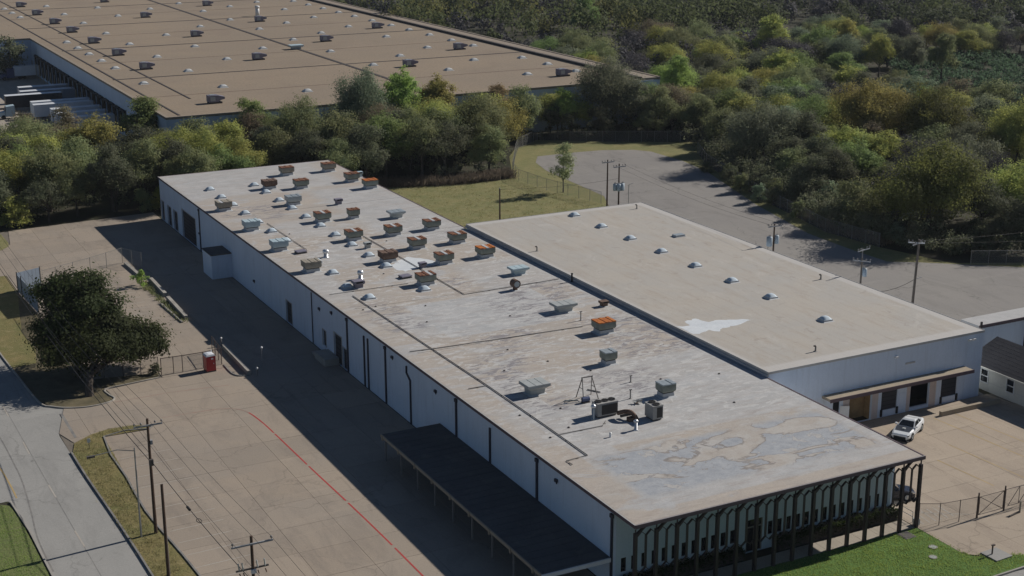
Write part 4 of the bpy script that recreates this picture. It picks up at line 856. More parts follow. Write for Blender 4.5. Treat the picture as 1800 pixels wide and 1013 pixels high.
MB().bar((-.62, 0, 2.29), (.75, 0, 2.29), .08, .08).build('beam', 'pipe_dark', t)
MB().bar((-.62, -.34, 1.2), (-.62, .34, 1.2), .05, .05).bar((.8, -.34, 1.2), (.8, .34, 1.2), .05, .05).build('tie', 'pipe_dark', t)
t = thing('hoist_motor', 'blue motor block on the roof under the steel frame', 'motor', (69.75, 118.3, RZ)); MB().box(-.45, .45, -.22, .22, 0, .12).build('base', 'pipe_dark', t); MB().tube([(-.4, 0, .36), (.4, 0, .36)], .24, 12).build('drum', 'truck_blue', t)
t = thing('duct_elbow', 'brown crumpled duct bundle between the two condensers', 'duct', (71.1, 112.0, RZ))
MB().tube(smooth_line([(-.7, 1.2, .5), (-.3, .6, .8), (.1, .1, .85), (.4, -.3, .45), (.5, -.5, .05)], 4), [.22]*17, 10).build('duct', 'rust_brown', t, True)
MB().tube(smooth_line([(-.5, 1.0, .2), (0, .5, .45), (.5, .2, .5), (.75, -.1, .05)], 4), .14, 8).build('hose', 'pipe_dark', t, True)
MB().box(-.3, .5, -.35, .2, 0, .4).build('base', 'rust_brown', t)
t = thing('flue_pipe', 'bright metal flue pipe before the brown ducts', 'pipe', (70.3, 109.7, RZ)); MB().lathe(0, 0, [(.3, 0), (.16, .05), (.15, .85)], 12).build('stack', 'bright_metal', t, True); MB().lathe(0, 0, [(.24, .86), (.24, .98), (.06, 1.1)], 12).build('cap', 'bright_metal', t, True)
t = thing('flue_pipe', 'metal flue with rounded cap left of the three fan condenser', 'pipe', (68.1, 114.0, RZ)); MB().lathe(0, 0, [(.3, 0), (.15, .05), (.14, 1.2)], 12).build('stack', 'galv', t, True); MB().lathe(0, 0, [(.2, 1.21), (.27, 1.3), (.27, 1.42), (.1, 1.58)], 12).build('cap', 'bright_metal', t, True)
t = thing('flue_pipe', 'tiny white capped flue nearest the pooled stains', 'pipe', (67.2, 109.3, RZ)); MB().lathe(0, 0, [(.12, 0), (.09, .04), (.09, .35)], 10).build('stack', 'bright_metal', t, True); MB().lathe(0, 0, [(.13, .351), (.1, .45)], 10).build('cap', 'bright_metal', t, True)
def pipe_run(label, pts, r=.045, h=.075, m='pipe'):
    t = thing('roof_pipe', label, 'pipe', (pts[0][0], pts[0][1], RZ)); P = [(a-pts[0][0], b-pts[0][1], h) for a, b in pts]
    MB().tube(P, r, 6).build('pipe', m, t)
    for a, b in zip(P, P[1:]):
        L = math.dist(a, b); n = max(1, int(L/4.5))
        for k in range(n):
            u = (k+.5)/n; q = (a[0]+(b[0]-a[0])*u, a[1]+(b[1]-a[1])*u)
            MB().box(q[0]-.12, q[0]+.12, q[1]-.08, q[1]+.08, 0, h-r).build('support', 'wood_grey', t)
pipe_run('long conduit running lengthwise near the shaded edge of the near half', [(62.6, 164.0), (62.75, 149.9), (63.1, 127.1), (63.1, 114.5), (63.0, 106.4), (60.7, 106.2), (60.7, 105.2)], .055)
pipe_run('conduit running lengthwise past the rusty vents in mid roof', [(75.05, 191.5), (75.2, 179.5), (75.25, 158.0), (82.4, 158.3), (89.2, 158.6)], .05)
pipe_run('conduit crossing the roof towards the lone orange vent', [(60.3, 140.9), (63.3, 140.6), (71.3, 140.2), (81.9, 139.8)], .05)
pipe_run('thin conduit at the grey fan box', [(60.2, 165.9), (66.5, 165.85), (71.0, 165.9)], .04)
pipe_run('thin conduit between the rear skylights', [(65.15, 205.5), (65.15, 188.0)], .04)
pipe_run('short stub conduit at the shaded edge above the canopy', [(60.9, 127.2), (63.0, 127.2)], .05)
pipe_run('conduit leading to the three fan condenser', [(63.2, 112.0), (68.0, 112.0), (68.9, 112.9)], .045)
pipe_run('short loose rail lying beside the steel frame', [(71.7, 121.3), (72.5, 120.0)], .06, .07)
pipe_run('grey plank lying left of the steel frame', [(68.0, 119.6), (69.3, 119.1)], .06, .07, 'galv_grey')
for x, y, h, lab in ((82.9, 142.0, 1.1, 'thin stand pipe behind the lone orange vent'), (74.3, 117.1, .95, 'thin stand pipe behind the brown ducts'), (76.9, 121.2, .7, 'small bent stand pipe right of the steel frame')):
    t = thing('stand_pipe', lab, 'pipe', (x, y, RZ)); MB().lathe(0, 0, [(.2, 0), (.07, .05), (.065, h)], 8).build('stack', 'pipe', t); MB().bar((-.16, 0, h+.03), (.16, 0, h+.03), .12, .06).build('cap', 'pipe_dark', t)
t = thing('scrap_heap', 'small heap of metal scrap behind the square condenser', 'scrap', (74.2, 115.6, RZ))
rr = random.Random(4)
for k in range(7):
    a = rr.uniform(0, 6.3); MB().bar((-.5*math.cos(a), -.4*math.sin(a), .05+.05*k), (.5*math.cos(a), .45*math.sin(a), .08+.05*k), .09, .05).build('strip', 'rust_brown' if k % 2 else 'galv_grey', t)
for x, y, lab in ((92.4, 170.5, 'tiny stand pipe near the left rear of the cream roof'), (99.2, 118.7, 'tiny stand pipe at the near edge of the cream roof'), (118.0, 141.0, 'bent stand pipe at the right edge of the cream roof'), (118.1, 185.5, 'tiny stand pipe in the rear right corner of the cream roof')):
    t = thing('stand_pipe', lab, 'pipe', (x, y, BZ)); MB().lathe(0, 0, [(.28, 0), (.1, .06), (.09, .55)], 8).build('stack', 'pipe', t); MB().tube([(0, 0, .55), (-.1, 0, .68), (-.25, 0, .66)], .1, 8).build('elbow', 'pipe_dark', t)
t = thing('stand_pipe', 'dark vent pipe at the step between the two roofs', 'pipe', (90.2, 156.9, RZ)); MB().lathe(0, 0, [(.2, 0), (.11, .05), (.11, 1.0)], 8).build('stack', 'dark', t); MB().lathe(0, 0, [(.16, 1.0), (.16, 1.12)], 8).build('cap', 'dark', t)
# little roof drains and pitch pockets
rr = random.Random(11)
dr = [(61.6, 158), (66.5, 150), (70.3, 136.5), (66.8, 130.5), (72.4, 131), (76.3, 147.5), (69, 156), (66.7, 118), (64.9, 113.2), (75, 126.2), (62.2, 118.2), (80.2, 120.5), (83, 111.3), (66, 197.8), (72.5, 196), (77, 187.4), (70, 171.7), (63.5, 158.6), (86.6, 119), (62.1, 111.8)]
dr.sort(key=lambda q: q[1])
for i, (x, y) in enumerate(dr):
    t = thing('roof_drain', 'dark little roof drain on the long roof, %s from the %s edge' % (ORD[i+1] if i < 10 else ORD[20-i], 'front' if i < 10 else 'rear'), 'drain', (x, y, RZ), 0, 'little dark roof drains'); MB().lathe(0, 0, [(.16, 0), (.13, .03), (.1, .09), (.04, .12)], 8).build('strainer', 'pipe_dark', t)

# ================================================================ POLES AND WIRES
def crossarm(t, z, L, rz=0., m='crossarm', pins=(-.95, -.5, .5, .95), dy=.17):
    c, s = math.cos(rz), math.sin(rz)
    a = MB().bar((-L/2*c-s*-dy, -L/2*s-c*dy, z), (L/2*c-s*-dy, L/2*s-c*dy, z), .11, .13).build('crossarm', m, t)
    for k in pins:
        x = k*L/2; MB().lathe(x*c+s*dy, x*s-c*dy, [(.03, z+.066), (.03, z+.2), (.09, z+.21), (.10, z+.3), (.04, z+.38)], 8).build('insulator', 'pipe', a)
    return a
def pole(label, x, y, h, m='wood', r0=.17, r1=.11, lean=(0, 0), name='utility_pole'):
    t = thing(name, label, 'pole', (x, y, 0), 0)
    MB().tube([(0, 0, -.3), (lean[0]*.5, lean[1]*.5, h*.5), (lean[0], lean[1], h)], [r0, (r0+r1)/2, r1], 10).build('shaft', m, t)
    return t
def can(t, x, y, z, r=.3, h=1.0):
    o = MB().lathe(x, y, [(r*.9, z), (r, z+.05), (r, z+h), (r*.6, z+h+.1)], 14).build('transformer', 'transformer', t, True)
    for k in (-.1, .1): MB().lathe(x+k, y, [(.04, z+h+.08), (.05, z+h+.3)], 8).build('bushing', 'pipe', o)
p1 = pole('tall brown pole with one crossarm on the dry verge', 27.2, 124.3, 11.4)
crossarm(p1, 10.8, 2.6); MB().box(-.18, .2, -.4, -.12, 6.9, 7.5).build('splice_box', 'pipe_dark', p1); MB().box(.1, .3, -.2, .1, 8.9, 9.3).build('bracket', 'crossarm', p1)
p2 = pole('plain shorter brown pole without crossarm near the parking stalls', 26.05, 115.4, 8.7, 'wood', .16, .12)
MB().tube([(.12, -.05, 0), (.1, -.05, 5)], .04, 6).build('conduit', 'pipe', p2)
lp = pole('slim grey street light pole with long arm over the verge', 25.8, 124.1, 8.9, 'steel_grey', .10, .06, name='street_light')
MB().tube([(0, 0, 8.6), (-1.5, .1, 8.95), (-3.6, .2, 8.75)], .04, 6).build('arm', 'steel_grey', lp); MB().box(-4.2, -3.5, .08, .34, 8.6, 8.78).build('lamp_head', 'pipe_dark', lp)
p3 = pole('pole with crossarm and fuse cutouts rising at the bottom edge', 28.75, 98.7, 10.5)
crossarm(p3, 9.9, 3.3, 0, pins=(-.93, .93)); ca = crossarm(p3, 7.7, 2.6, 0, 'pipe_dark', pins=(), dy=-.17)
for k in (-1.1, -.8, .35, .95):
    MB().bar((k, -.1, 7.85), (k-.12, -.3, 8.55), .09, .09).build('cutout', 'galv_grey', ca); MB().tube([(k, -.1, 7.6), (k+.08, -.15, 7.3)], .05, 6).build('lug', 'rust_brown', ca)
MB().tube([(-.9+.35*math.cos(a*.5236), -.15, 6.8+.35*math.sin(a*.5236)) for a in range(13)], .03, 6).build('cable_loop', 'cable', p3); MB().box(-.2, .2, -.3, -.1, 7.45, 7.75).build('clamp', 'white', p3)
q1 = pole('left of two slim dark poles behind the cream roof', 124.9, 205.6, 11.5); crossarm(q1, 11.1, 2.4)
q2 = pole('dark pole carrying pale blue transformers behind the cream roof', 124.9, 201.9, 11.5); crossarm(q2, 11.0, 2.4)
for k, (a, b_) in enumerate(((-.75, 0), (-.3, -.5), (.35, -.5), (.75, 0))): can(q2, a, b_, 7.0, .33, 1.1)
MB().bar((-.95, -.15, 8.2), (.95, -.15, 8.2), .1, .12).build('platform', 'crossarm', q2)
q3 = pole('short dark pole without crossarm in the grass field', 103.8, 204.2, 9.0)
MB().lathe(0, 0, [(.12, 9.0), (.03, 9.2)], 8).build('pole_cap', 'pipe', q3)
q4 = pole('pole with two transformers beside the cream roof edge', 123.4, 158.0, 11.0); crossarm(q4, 10.7, 2.3); can(q4, -.75, 0, 7.9, .42, 1.3); can(q4, .55, .1, 8.1, .36, 1.1)
MB().tube([(-.9, 0, 8), (-1.1, 0, 6.8), (-.4, 0, 5.8), (-.15, 0, 4)], .03, 6).build('drop_cable', 'cable', q4)
q5 = pole('grey pole with two pale crossarms and small transformers', 124.75, 141.1, 10.0, 'wood_grey'); crossarm(q5, 9.6, 2.3, -.9, 'crossarm'); crossarm(q5, 11.1, 2.6, .25, 'crossarm'); MB().tube([(0, 0, 9.9), (.1, .1, 11.3)], .07, 8).build('extension', 'pipe', q5)
can(q5, .35, -.3, 7.5, .28, 1.0); can(q5, .65, .2, 7.5, .26, .95)
q6 = pole('leaning tall grey pole with pale top arms by the asphalt lot', 131.0, 138.0, 12.4, 'wood_grey', .2, .14, (.35, -.1)); crossarm(q6, 12.0, 2.1, -.75, 'white', dy=.1); crossarm(q6, 11.9, 2.4, .3, 'crossarm'); MB().bar((.1, 0, 7.0), (1.6, .2, 7.1), .06, .06).build('arm', 'crossarm', q6)
def wire(label, a, b, sag, r=.022, group=None):
    P = [(a[0]+(b[0]-a[0])*k/16-a[0], a[1]+(b[1]-a[1])*k/16-a[1], a[2]+(b[2]-a[2])*k/16-4*sag*(k/16)*(1-k/16)) for k in range(17)]
    o = MB().tube(P, r, 4, cap=False).build('overhead_wire', 'cable', None); o.location = (a[0], a[1], 0)
    return tag(o, label, 'wire', group)
for i, k in enumerate((-1.2, .2, 1.2)):
    wire('thin power wire from the verge pole to the bottom edge pole, %s from left' % ORD[i+1], (27.2+k, 124.1, 11.15), (28.75+k*1.25, 98.5, 10.25), .35, .016)
    wire('thin power wire from the verge pole crossing the oak, %s from left' % ORD[i+1], (27.2+k, 124.3, 11.15), (25.4+k, 216, 10.9), 1.6, .02)
    wire('thin power wire leaving the bottom edge pole, %s from left' % ORD[i+1], (28.75+k*1.25, 98.5, 10.25), (31.0+k, 55, 10.4), .6, .016)
wire('thick communication cable below the power wires', (27.3, 124.2, 7.2), (28.85, 98.6, 6.4), .3, .035)
wire('thick communication cable crossing the oak shadow', (27.2, 124.3, 7.2), (25.5, 216, 7.4), 1.3, .04)
wire('second thin cable crossing the oak shadow', (27.2, 124.4, 8.0), (25.5, 216, 8.2), 1.2, .025)
wire('cable drooping between the two grey poles by the asphalt lot', (124.8, 141.1, 5.6), (131.1, 138.0, 7.0), .8, .03)
for i, k in enumerate((-.9, .9)):
    wire('wire leaving the leaning pole to the right, %s of two' % ('upper' if i else 'lower'), (131.3+k*.6, 137.9+k*.3, 12.1), (190, 128+k*4, 12.6+k), 1.0, .02)
    wire('wire between the transformer poles behind the cream roof, %s of two' % ('right' if i else 'left'), (124.9+k, 201.8, 11.3), (123.4+k, 158.1, 11.0), .6, .014)
wire('low wire from the transformer pole to the field pole', (124.9, 201.9, 9.0), (103.8, 204.2, 8.9), .4, .018)
t = thing('splice_case', 'black splice case hanging on the communication cable', 'cable box', (27.9, 114.2, 6.55)); MB().tube([(-.01, .3, .02), (.03, -.35, 0)], .12, 8).build('case', 'cable', t); MB().tube([(0, .5, .06), (.03, .3, .02)], .04, 6).build('clamp', 'pipe', t)
t = thing('cable_loop', 'round snowshoe loop hanging on the communication cable', 'cable box', (28.1, 111.6, 6.45)); MB().tube([(.2*math.cos(a*.5236), .45*math.sin(a*.5236), 0) for a in range(13)], .03, 6).build('loop', 'cable', t)

# ================================================================ FENCES
def fence(label, pts, h, step=3.0, pm='fence_post', wire_top=False, fabric=True, rail=.03, pr=.04):
    t = thing('chain_link_fence', label, 'fence', (pts[0][0], pts[0][1], 0)); ox, oy = pts[0]; mb = MB(); rl = MB()
    for i, (a, b) in enumerate(zip(pts, pts[1:])):
        L = math.dist(a, b); n = max(1, round(L/step))
        for k in range(n+(1 if i == len(pts)-2 else 0)):
            u = k/n; x, y = a[0]+(b[0]-a[0])*u-ox, a[1]+(b[1]-a[1])*u-oy
            MB().tube([(x, y, -.05), (x, y, h+.06)], pr, 6).build('post', pm, t)
        if fabric: mb.quad((a[0]-ox, a[1]-oy, .04), (b[0]-ox, b[1]-oy, .04), (b[0]-ox, b[1]-oy, h-.04), (a[0]-ox, a[1]-oy, h-.04))
        MB().tube([(a[0]-ox, a[1]-oy, h), (b[0]-ox, b[1]-oy, h)], rail, 6).build('top_rail', pm, t)
    if fabric: mb.build('mesh_fabric', 'chain', t)
    return t
fence('chain link fence along the woods beside the asphalt lot', [(175, 251.4), (169.6, 240.5), (160.1, 207.8), (155.1, 185), (156.4, 173.1)], 2.3)
fence('chain link fence at the far right before the woods', [(161.5, 158.2), (168.9, 154.6), (180, 150.5), (195, 146)], 2.3)
fence('chain link fence climbing the grass field by the thin tree', [(132.7, 220.5), (129.3, 234.8), (128.7, 245), (131, 252), (139.2, 266.5)], 2.2)
fence('pale fence corner at the left end of the round lot', [(139.3, 266.7), (143.6, 273.6), (151.7, 279.9)], 2.4, 2.0)
fence('chain link fence curving round the back of the lot', [(152.2, 279.6), (157, 274.6), (163.8, 271.9), (184, 261.3)], 2.4)
fence('chain link fence from the office corner to the gate', [(91.0, 92.7), (92.7, 91.8), (94.9, 91.5), (96.9, 91.3)], 2.2, 2.2, 'fence_dark')
fence('chain link fence right of the swing gate', [(100.5, 91.3), (103.2, 91.25), (107, 91.1), (113, 90.8)], 2.2, 2.6, 'fence_dark')
t = thing('swing_gate', 'chain link swing gate with crossed bracing in the drive', 'gate', (97.0, 91.3, 0))
for x in (0, 3.4): MB().tube([(x, 0, -.05), (x, 0, 2.6)], .075, 8).build('post', 'fence_dark', t)
for a, b in (((.15, .3), (3.25, .3)), ((.15, 2.15), (3.25, 2.15)), ((.15, .3), (3.25, 2.15)), ((.15, 2.15), (3.25, .3)), ((.15, .3), (.15, 2.15)), ((3.25, .3), (3.25, 2.15))): MB().tube([(a[0], 0, a[1]), (b[0], 0, b[1])], .03, 6).build('bar', 'fence_dark', t)
MB().quad((.15, .01, .3), (3.25, .01, .3), (3.25, .01, 2.15), (.15, .01, 2.15)).build('mesh_fabric', 'chain', t)
t = thing('swing_gate', 'far leaf of the drive gate with a single diagonal brace', 'gate', (101.0, 91.35, 0))
for a, b in (((.1, .3), (3.0, .3)), ((.1, 2.1), (3.0, 2.1)), ((.1, .3), (1.5, 2.1)), ((1.5, .3), (3.0, 2.1)), ((1.5, .3), (1.5, 2.1))): MB().tube([(a[0], .12, a[1]), (b[0], .12, b[1])], .03, 6).build('bar', 'fence_dark', t)
t = thing('gate_stop', 'thick short post with bar beside the gate', 'post', (101.5, 90.3, 0)); MB().tube([(0, 0, 0), (0, 0, 1.2)], .09, 8).build('post', 'tan_sheet', t); MB().bar((-1.6, -.3, .12), (-.1, 0, .12), .12, .1).build('bar', 'pipe_dark', t)
fence('chain link fence along the far side of the yard', [(32.8, 212.9), (35.2, 214.2), (40.8, 217.1), (46.4, 220.6), (48.4, 216.5)], 2.4)
fence('chain link fence at the front of the yard under the oak', [(30.1, 169.3), (34.5, 168.8), (38.6, 168.0)], 2.0, 2.2, 'fence_dark')
fence('dark railed yard gate fence left of the red toilet', [(38.7, 167.0), (40.2, 166.95), (41.3, 166.9), (43.9, 166.95), (46.3, 167.3), (46.6, 172.5)], 2.1, 1.8, 'fence_dark', rail=.05, pr=.05)
fence('chain link fence hidden in shade left of the yard', [(29.95, 199), (30.1, 169.6)], 2.2)
t = thing('metal_screen', 'blue grey metal panel screen at the left yard corner', 'screen', (29.3, 211.3, 0))
def boards(a, b, h, n):
    for k in range(n):
        u0, u1 = k/n, (k+.94)/n
        MB().bar((a[0]+(b[0]-a[0])*u0, a[1]+(b[1]-a[1])*u0, h/2+.1), (a[0]+(b[0]-a[0])*u1, a[1]+(b[1]-a[1])*u1, h/2+.1), .05, h).build('panel', 'blue_panel', t)
boards((0, 0), (3.4, 1.5), 2.9, 6); boards((.02, -.1), (.7, -12), 2.6, 18)
for x, y in ((-.05, -.02), (3.45, 1.53), (.1, -2.6), (.72, -12.1)): MB().box(x-.06, x+.06, y-.06, y+.06, 0, 3.15).build('post', 'pipe_dark', t)

# ================================================================ YARD THINGS
t = thing('portable_toilet', 'red portable toilet with white domed roof on the concrete', 'toilet', (44.35, 165.75, .01), .05)
MB().box(-.6, .6, -.6, .6, .0, .14).build('skid', 'pipe_dark', t)
cb = MB().frus(0, 0, 1.16, 1.16, .141, 1.10, 1.10, 2.0).build('cabin', 'red_plastic', t)
for s in (-1, 1):
    MB().box(s*.56-.03, s*.56+.03, -.62, -.56, .15, 2.0).build('corner_post', 'red_plastic', cb)
MB().box(-.42, .42, -.615, -.575, .2, 1.9).build('door', 'red_plastic', t)
MB().box(.28, .36, -.64, -.616, 1.0, 1.12).build('handle', 'white_plastic', t)
MB().box(.02, .3, -.635, -.616, 1.6, 1.78).build('sign', 'white_plastic', t)
MB().hexa([(-.62, -.62, 2.001), (.62, -.62, 2.001), (.62, .62, 2.001), (-.62, .62, 2.001)], [(-.48, -.58, 2.2), (.48, -.58, 2.2), (.48, .58, 2.2), (-.48, .58, 2.2)]).frus(0, 0, .96, 1.16, 2.201, .4, 1.0, 2.28).build('roof', 'white_plastic', t)
MB().tube([(.45, .45, 2.1), (.45, .45, 2.5)], .05, 8).build('vent_pipe', 'white_plastic', t)
t = thing('valve_pad', 'square concrete pad with short stand pipe on the lawn edge', 'pad', (92.9, 84.75, 0), .05); MB().box(-1.0, 1.0, -.95, .95, 0, .14).build('slab', 'road', t); MB().tube([(-.35, .2, .14), (-.35, .2, .95)], .07, 8).build('stand_pipe', 'fence_dark', t); MB().box(-.45, -.1, .12, .3, .95, 1.05).build('cap', 'fence_dark', t)
for i, (x, y, r) in enumerate(((89.0, 88.6, .33), (87.6, 87.1, .3), (88.5, 91.5, .55))):
    t = thing('manhole', ['pale round cover in the lawn, farther of two', 'pale round cover in the lawn, nearer of two', 'dark square cover at the lawn corner by the columns'][i], 'manhole', (x, y, .02))
    if i < 2: MB().lathe(0, 0, [(r+.08, 0), (r+.08, .05), (r, .05), (r, .03)], 16).build('ring', 'kerb', t); MB().lathe(0, 0, [(r-.02, .0), (r-.02, .045)], 16).build('lid', 'galv_grey', t)
    else: MB().box(-r-.08, r+.08, -r-.08, r+.08, 0, .05).build('ring', 'kerb_dark', t); MB().box(-r, r, -r, r, .051, .08).build('lid', 'pipe_dark', t)
for i, (x, y, h) in enumerate(((48.3, 174.2, 1.0), (48.9, 161.2, .9), (50.5, 164.2, 2.4))):
    t = thing('bollard', ['white capped bollard at the low wall beside the yard gate', 'white capped bollard at the near end of the low wall', 'thin tall marker post in the shaded court'][i], 'bollard', (x, y, 0)); MB().tube([(0, 0, -.02), (0, 0, h)], .1 if i < 2 else .05, 8).build('post', 'pipe' if i < 2 else 'steel_grey', t); MB().lathe(0, 0, [(.14, h), (.16, h+.12), (.05, h+.22)], 10).build('cap', 'white', t)
t = thing('hydrant_sign', 'small white marker post in the dry verge', 'marker', (26.0, 147.6, 0)); MB().box(-.03, .03, -.03, .03, 0, 1.1).build('post', 'pipe', t); MB().box(-.17, .17, -.05, -.031, .75, 1.2).build('plate', 'white', t)
t = thing('lot_light', 'thin lamp post at the edge of the asphalt lot', 'lamp post', (131.0, 208.5, 0)); MB().tube([(0, 0, 0), (0, 0, 6)], .06, 6).build('post', 'steel_grey', t); MB().bar((0, 0, 6), (.9, 0, 6.25), .05, .05).build('arm', 'steel_grey', t)
t = thing('office_railing', 'grey metal rail and box at the last office column', 'railing', (90.9, 93.4, 0))
for a, b in (((0, 0, 0), (0, 0, 1.1)), ((0, 1.6, 0), (0, 1.6, 1.1)), ((0, 0, 1.1), (0, 1.6, 1.1)), ((0, 0, .6), (0, 1.6, .6))): MB().tube([a, b], .03, 6).build('rail', 'galv_grey', t)
MB().box(-.25, .25, -.75, -.3, 0, .6).build('meter_box', 'galv', t)

# ================================================================ VEHICLES
def wheel(t, x, y, r, w):
    o = MB().tube([(x, y-w/2, r), (x, y+w/2, r)], r, 18).build('wheel', 'rubber', t)
    s = 1 if y > 0 else -1
    MB().tube([(x, y+s*(w/2+.001), r), (x, y+s*(w/2+.02), r)], r*.62, 14).build('rim', 'galv_grey', o)
    for k in range(5):
        a = k*1.2566; MB().bar((x, y+s*(w/2+.03), r), (x+r*.55*math.cos(a), y+s*(w/2+.03), r+r*.55*math.sin(a)), .05, .02).build('spoke', 'chrome', o)
def car(name, label, cat, loc, rz, paint, hood, L=4.55, suv=False):
    t = thing(name, label, cat, loc, rz); h = L/2; k = 1.22 if suv else 1.0
    # stations: x, half width low, half width belt, z low, z belt, z deck
    S = [(h, .62, .60, .38, .60*k, .64*k), (h-.10, .76, .74, .24, .66*k, .71*k), (h-.5, .86, .82, .20, .72*k, .78*k), (h-1.05, .89, .85, .19, .78*k, .86*k), (.62, .89, .86, .19, .86*k, .93*k),
         (-.3, .90, .86, .19, .88*k, .95*k), (-1.2, .90, .86, .19, .92*k, 1.0*k), (-h+.75, .89, .84, .21, .94*k, 1.02*k), (-h+.2, .84, .79, .26, .92*k, 1.0*k), (-h, .70, .66, .42, .80*k, .90*k)]
    mb = MB(); n = 10
    for (x, a, b, z0, z1, z2) in S:
        ring = [(-a*.8, z0), (-a, z0+.14), (-a*1.02, (z0+z1)/2+.03), (-b, z1), (-b*.82, z2), (b*.82, z2), (b, z1), (a*1.02, (z0+z1)/2+.03), (a, z0+.14), (a*.8, z0)]
        mb.v += [(x, y, z) for y, z in ring]
    for i in range(len(S)-1):
        for j in range(n):
            a = i*n+j; b = i*n+(j+1) % n; mb.f.append((a, b, b+n, a+n)); mb.mi.append(0)
    mb.f.append(tuple(range(n))[::-1]); mb.f.append(tuple(range((len(S)-1)*n, len(S)*n))); mb.mi += [0, 0]
    body = mb.build('body', paint, t)
    zb = .925*k; zt = (1.30 if not suv else 1.72); xr = -.95 if not suv else -1.55; xb = -1.72 if not suv else -1.95
    A = [(.66, .78, zb), (.66, -.78, zb), (xb, -.76, zb+.06), (xb, .76, zb+.06)]; T = [(-.10, .60, zt-.03), (-.10, -.60, zt-.03), (xr, -.58, zt-.02), (xr, .58, zt-.02)]
    cabm = MB().hexa([A[1], A[0], A[3], A[2]], [T[1], T[0], T[3], T[2]]); cab = cabm.build('cabin', paint, t)
    MB().hexa([(-.12, -.58, zt-.029), (-.12, .58, zt-.029), (xr+.02, .56, zt-.019), (xr+.02, -.56, zt-.019)], [(-.3, -.46, zt+.03), (-.3, .46, zt+.03), (xr+.25, .44, zt+.03), (xr+.25, -.44, zt+.03)]).build('roof_panel', paint, cab)
    def pane(nm, P, off):
        P = [Vector(q) for q in P]; nrm = (P[1]-P[0]).cross(P[3]-P[0]).normalized()
        if nrm.dot(Vector(off)) < 0: nrm = -nrm
        c = sum(P, Vector())/4; Q = [c+(q-c)*.88 for q in P]
        MB().hexa([tuple(q+nrm*.002) for q in Q], [tuple(q+nrm*.018) for q in Q]).build(nm, 'glass', t)
    pane('windscreen', [A[0], A[1], T[1], T[0]], (1, 0, .5)); pane('rear_window', [A[3], A[2], T[2], T[3]], (-1, 0, .5))
    for s in (0, 1):
        a0, t0, t1, a1 = Vector(A[s]), Vector(T[s]), Vector(T[3-s] if s == 0 else T[2]), Vector(A[3] if s == 0 else A[2])
        m_a = a0+(a1-a0)*.62; m_t = t0+(t1-t0)*.80
        pane('side_window', [a0, m_a, m_t, t0], (0, 1 if s == 0 else -1, .3)); pane('quarter_window', [m_a+(a1-m_a)*.05, a1+(m_a-a1)*.25, t1, m_t+(t1-m_t)*.05], (0, 1 if s == 0 else -1, .3))
        sy = 1 if s == 0 else -1
        MB().box(.38, .56, sy*.86-.02 if sy > 0 else -1.02, 1.02 if sy > 0 else -.84, zb, zb+.14).build('mirror', paint, t)
        MB().box(h-.34, h-.06, min(sy*.52, sy*.80), max(sy*.52, sy*.80), .60*k, .67*k).build('headlight', 'dark' if hood else 'chrome', t)
        MB().box(-h-.012, -h+.1, min(sy*.35, sy*.68), max(sy*.35, sy*.68), .70*k, .84*k).build('tail_light', 'red_plastic', t)
        MB().bar((.62, sy*.905, .5), (-.75, sy*.915, .5), .012, .02).build('door_line', 'dark', t)
        for x in (1.38*L/4.55, -1.32*L/4.55):
            wheel(t, x, sy*.80, .33*k, .22)
            MB().tube([(x, sy*.86, .33*k), (x, sy*.915, .33*k)], .39*k, 18).build('wheel_arch', 'dark', t)
    if hood: MB().hexa([(h-.62, -.66, .775), (h-.62, .66, .775), (.72, .74, .925), (.72, -.74, .925)], [(h-.62, -.66, .80), (h-.62, .66, .80), (.72, .74, .955), (.72, -.74, .955)]).build('bonnet', hood, t)
    if hood: MB().box(1.0, 1.25, -.14, .14, .87, .935).build('bonnet_scoop', 'galv_grey', t)
    MB().box(h-.05, h+.03, -.55, .55, .26, .52*k).build('front_grille', 'dark', t)
    MB().box(h-.18, h+.09, -.8, .8, .10, .19).build('front_splitter', 'dark', t)
    MB().box(-h-.03, -h+.1, -.7, .7, .28, .48).build('rear_bumper', 'dark' if not suv else paint, t)
    return t
car('coupe', 'white sports coupe with dark bonnet parked before the dock doors', 'car', (105.75, 110.5, .012), math.atan2(-.5, -.866), 'carwhite', 'carbon').scale = (1.2, 1.2, 1.2)
car('parked_suv', 'dark car half hidden behind the last office columns', 'car', (92.9, 98.6, .012), -.45, 'carblack', None, 4.4, True)
def trailer(label, x0, y, L, side, z1=4.05, rear_wheels=True):
    t = thing('box_trailer', label, 'trailer', (x0, y, 0), 0, 'box trailers in the far truck yard')
    b_ = MB().box(0, L, -1.28, 1.28, 1.15, z1-.06).build('box', side, t)
    MB().box(-.02, L+.02, -1.3, 1.3, z1-.059, z1).build('roof', 'trailer_white', t)
    for k in range(1, 9): MB().box(L*k/9-.04, L*k/9+.04, -1.31, -1.281, 1.2, z1-.1).build('side_post', side, b_)
    MB().box(.1, L-.1, -.5, .5, .9, 1.149).build('chassis', 'pipe_dark', t)
    for x in (L-2.6, L-1.3):
        for s in (-1, 1): MB().tube([(x, s*1.2, .5), (x, s*.7, .5)], .5, 14).build('wheel', 'rubber', t)
    for s in (-1, 1): MB().box(2.4, 2.55, s*.7-.07, s*.7+.07, 0, .95).build('landing_leg', 'pipe_dark', t)
    return t
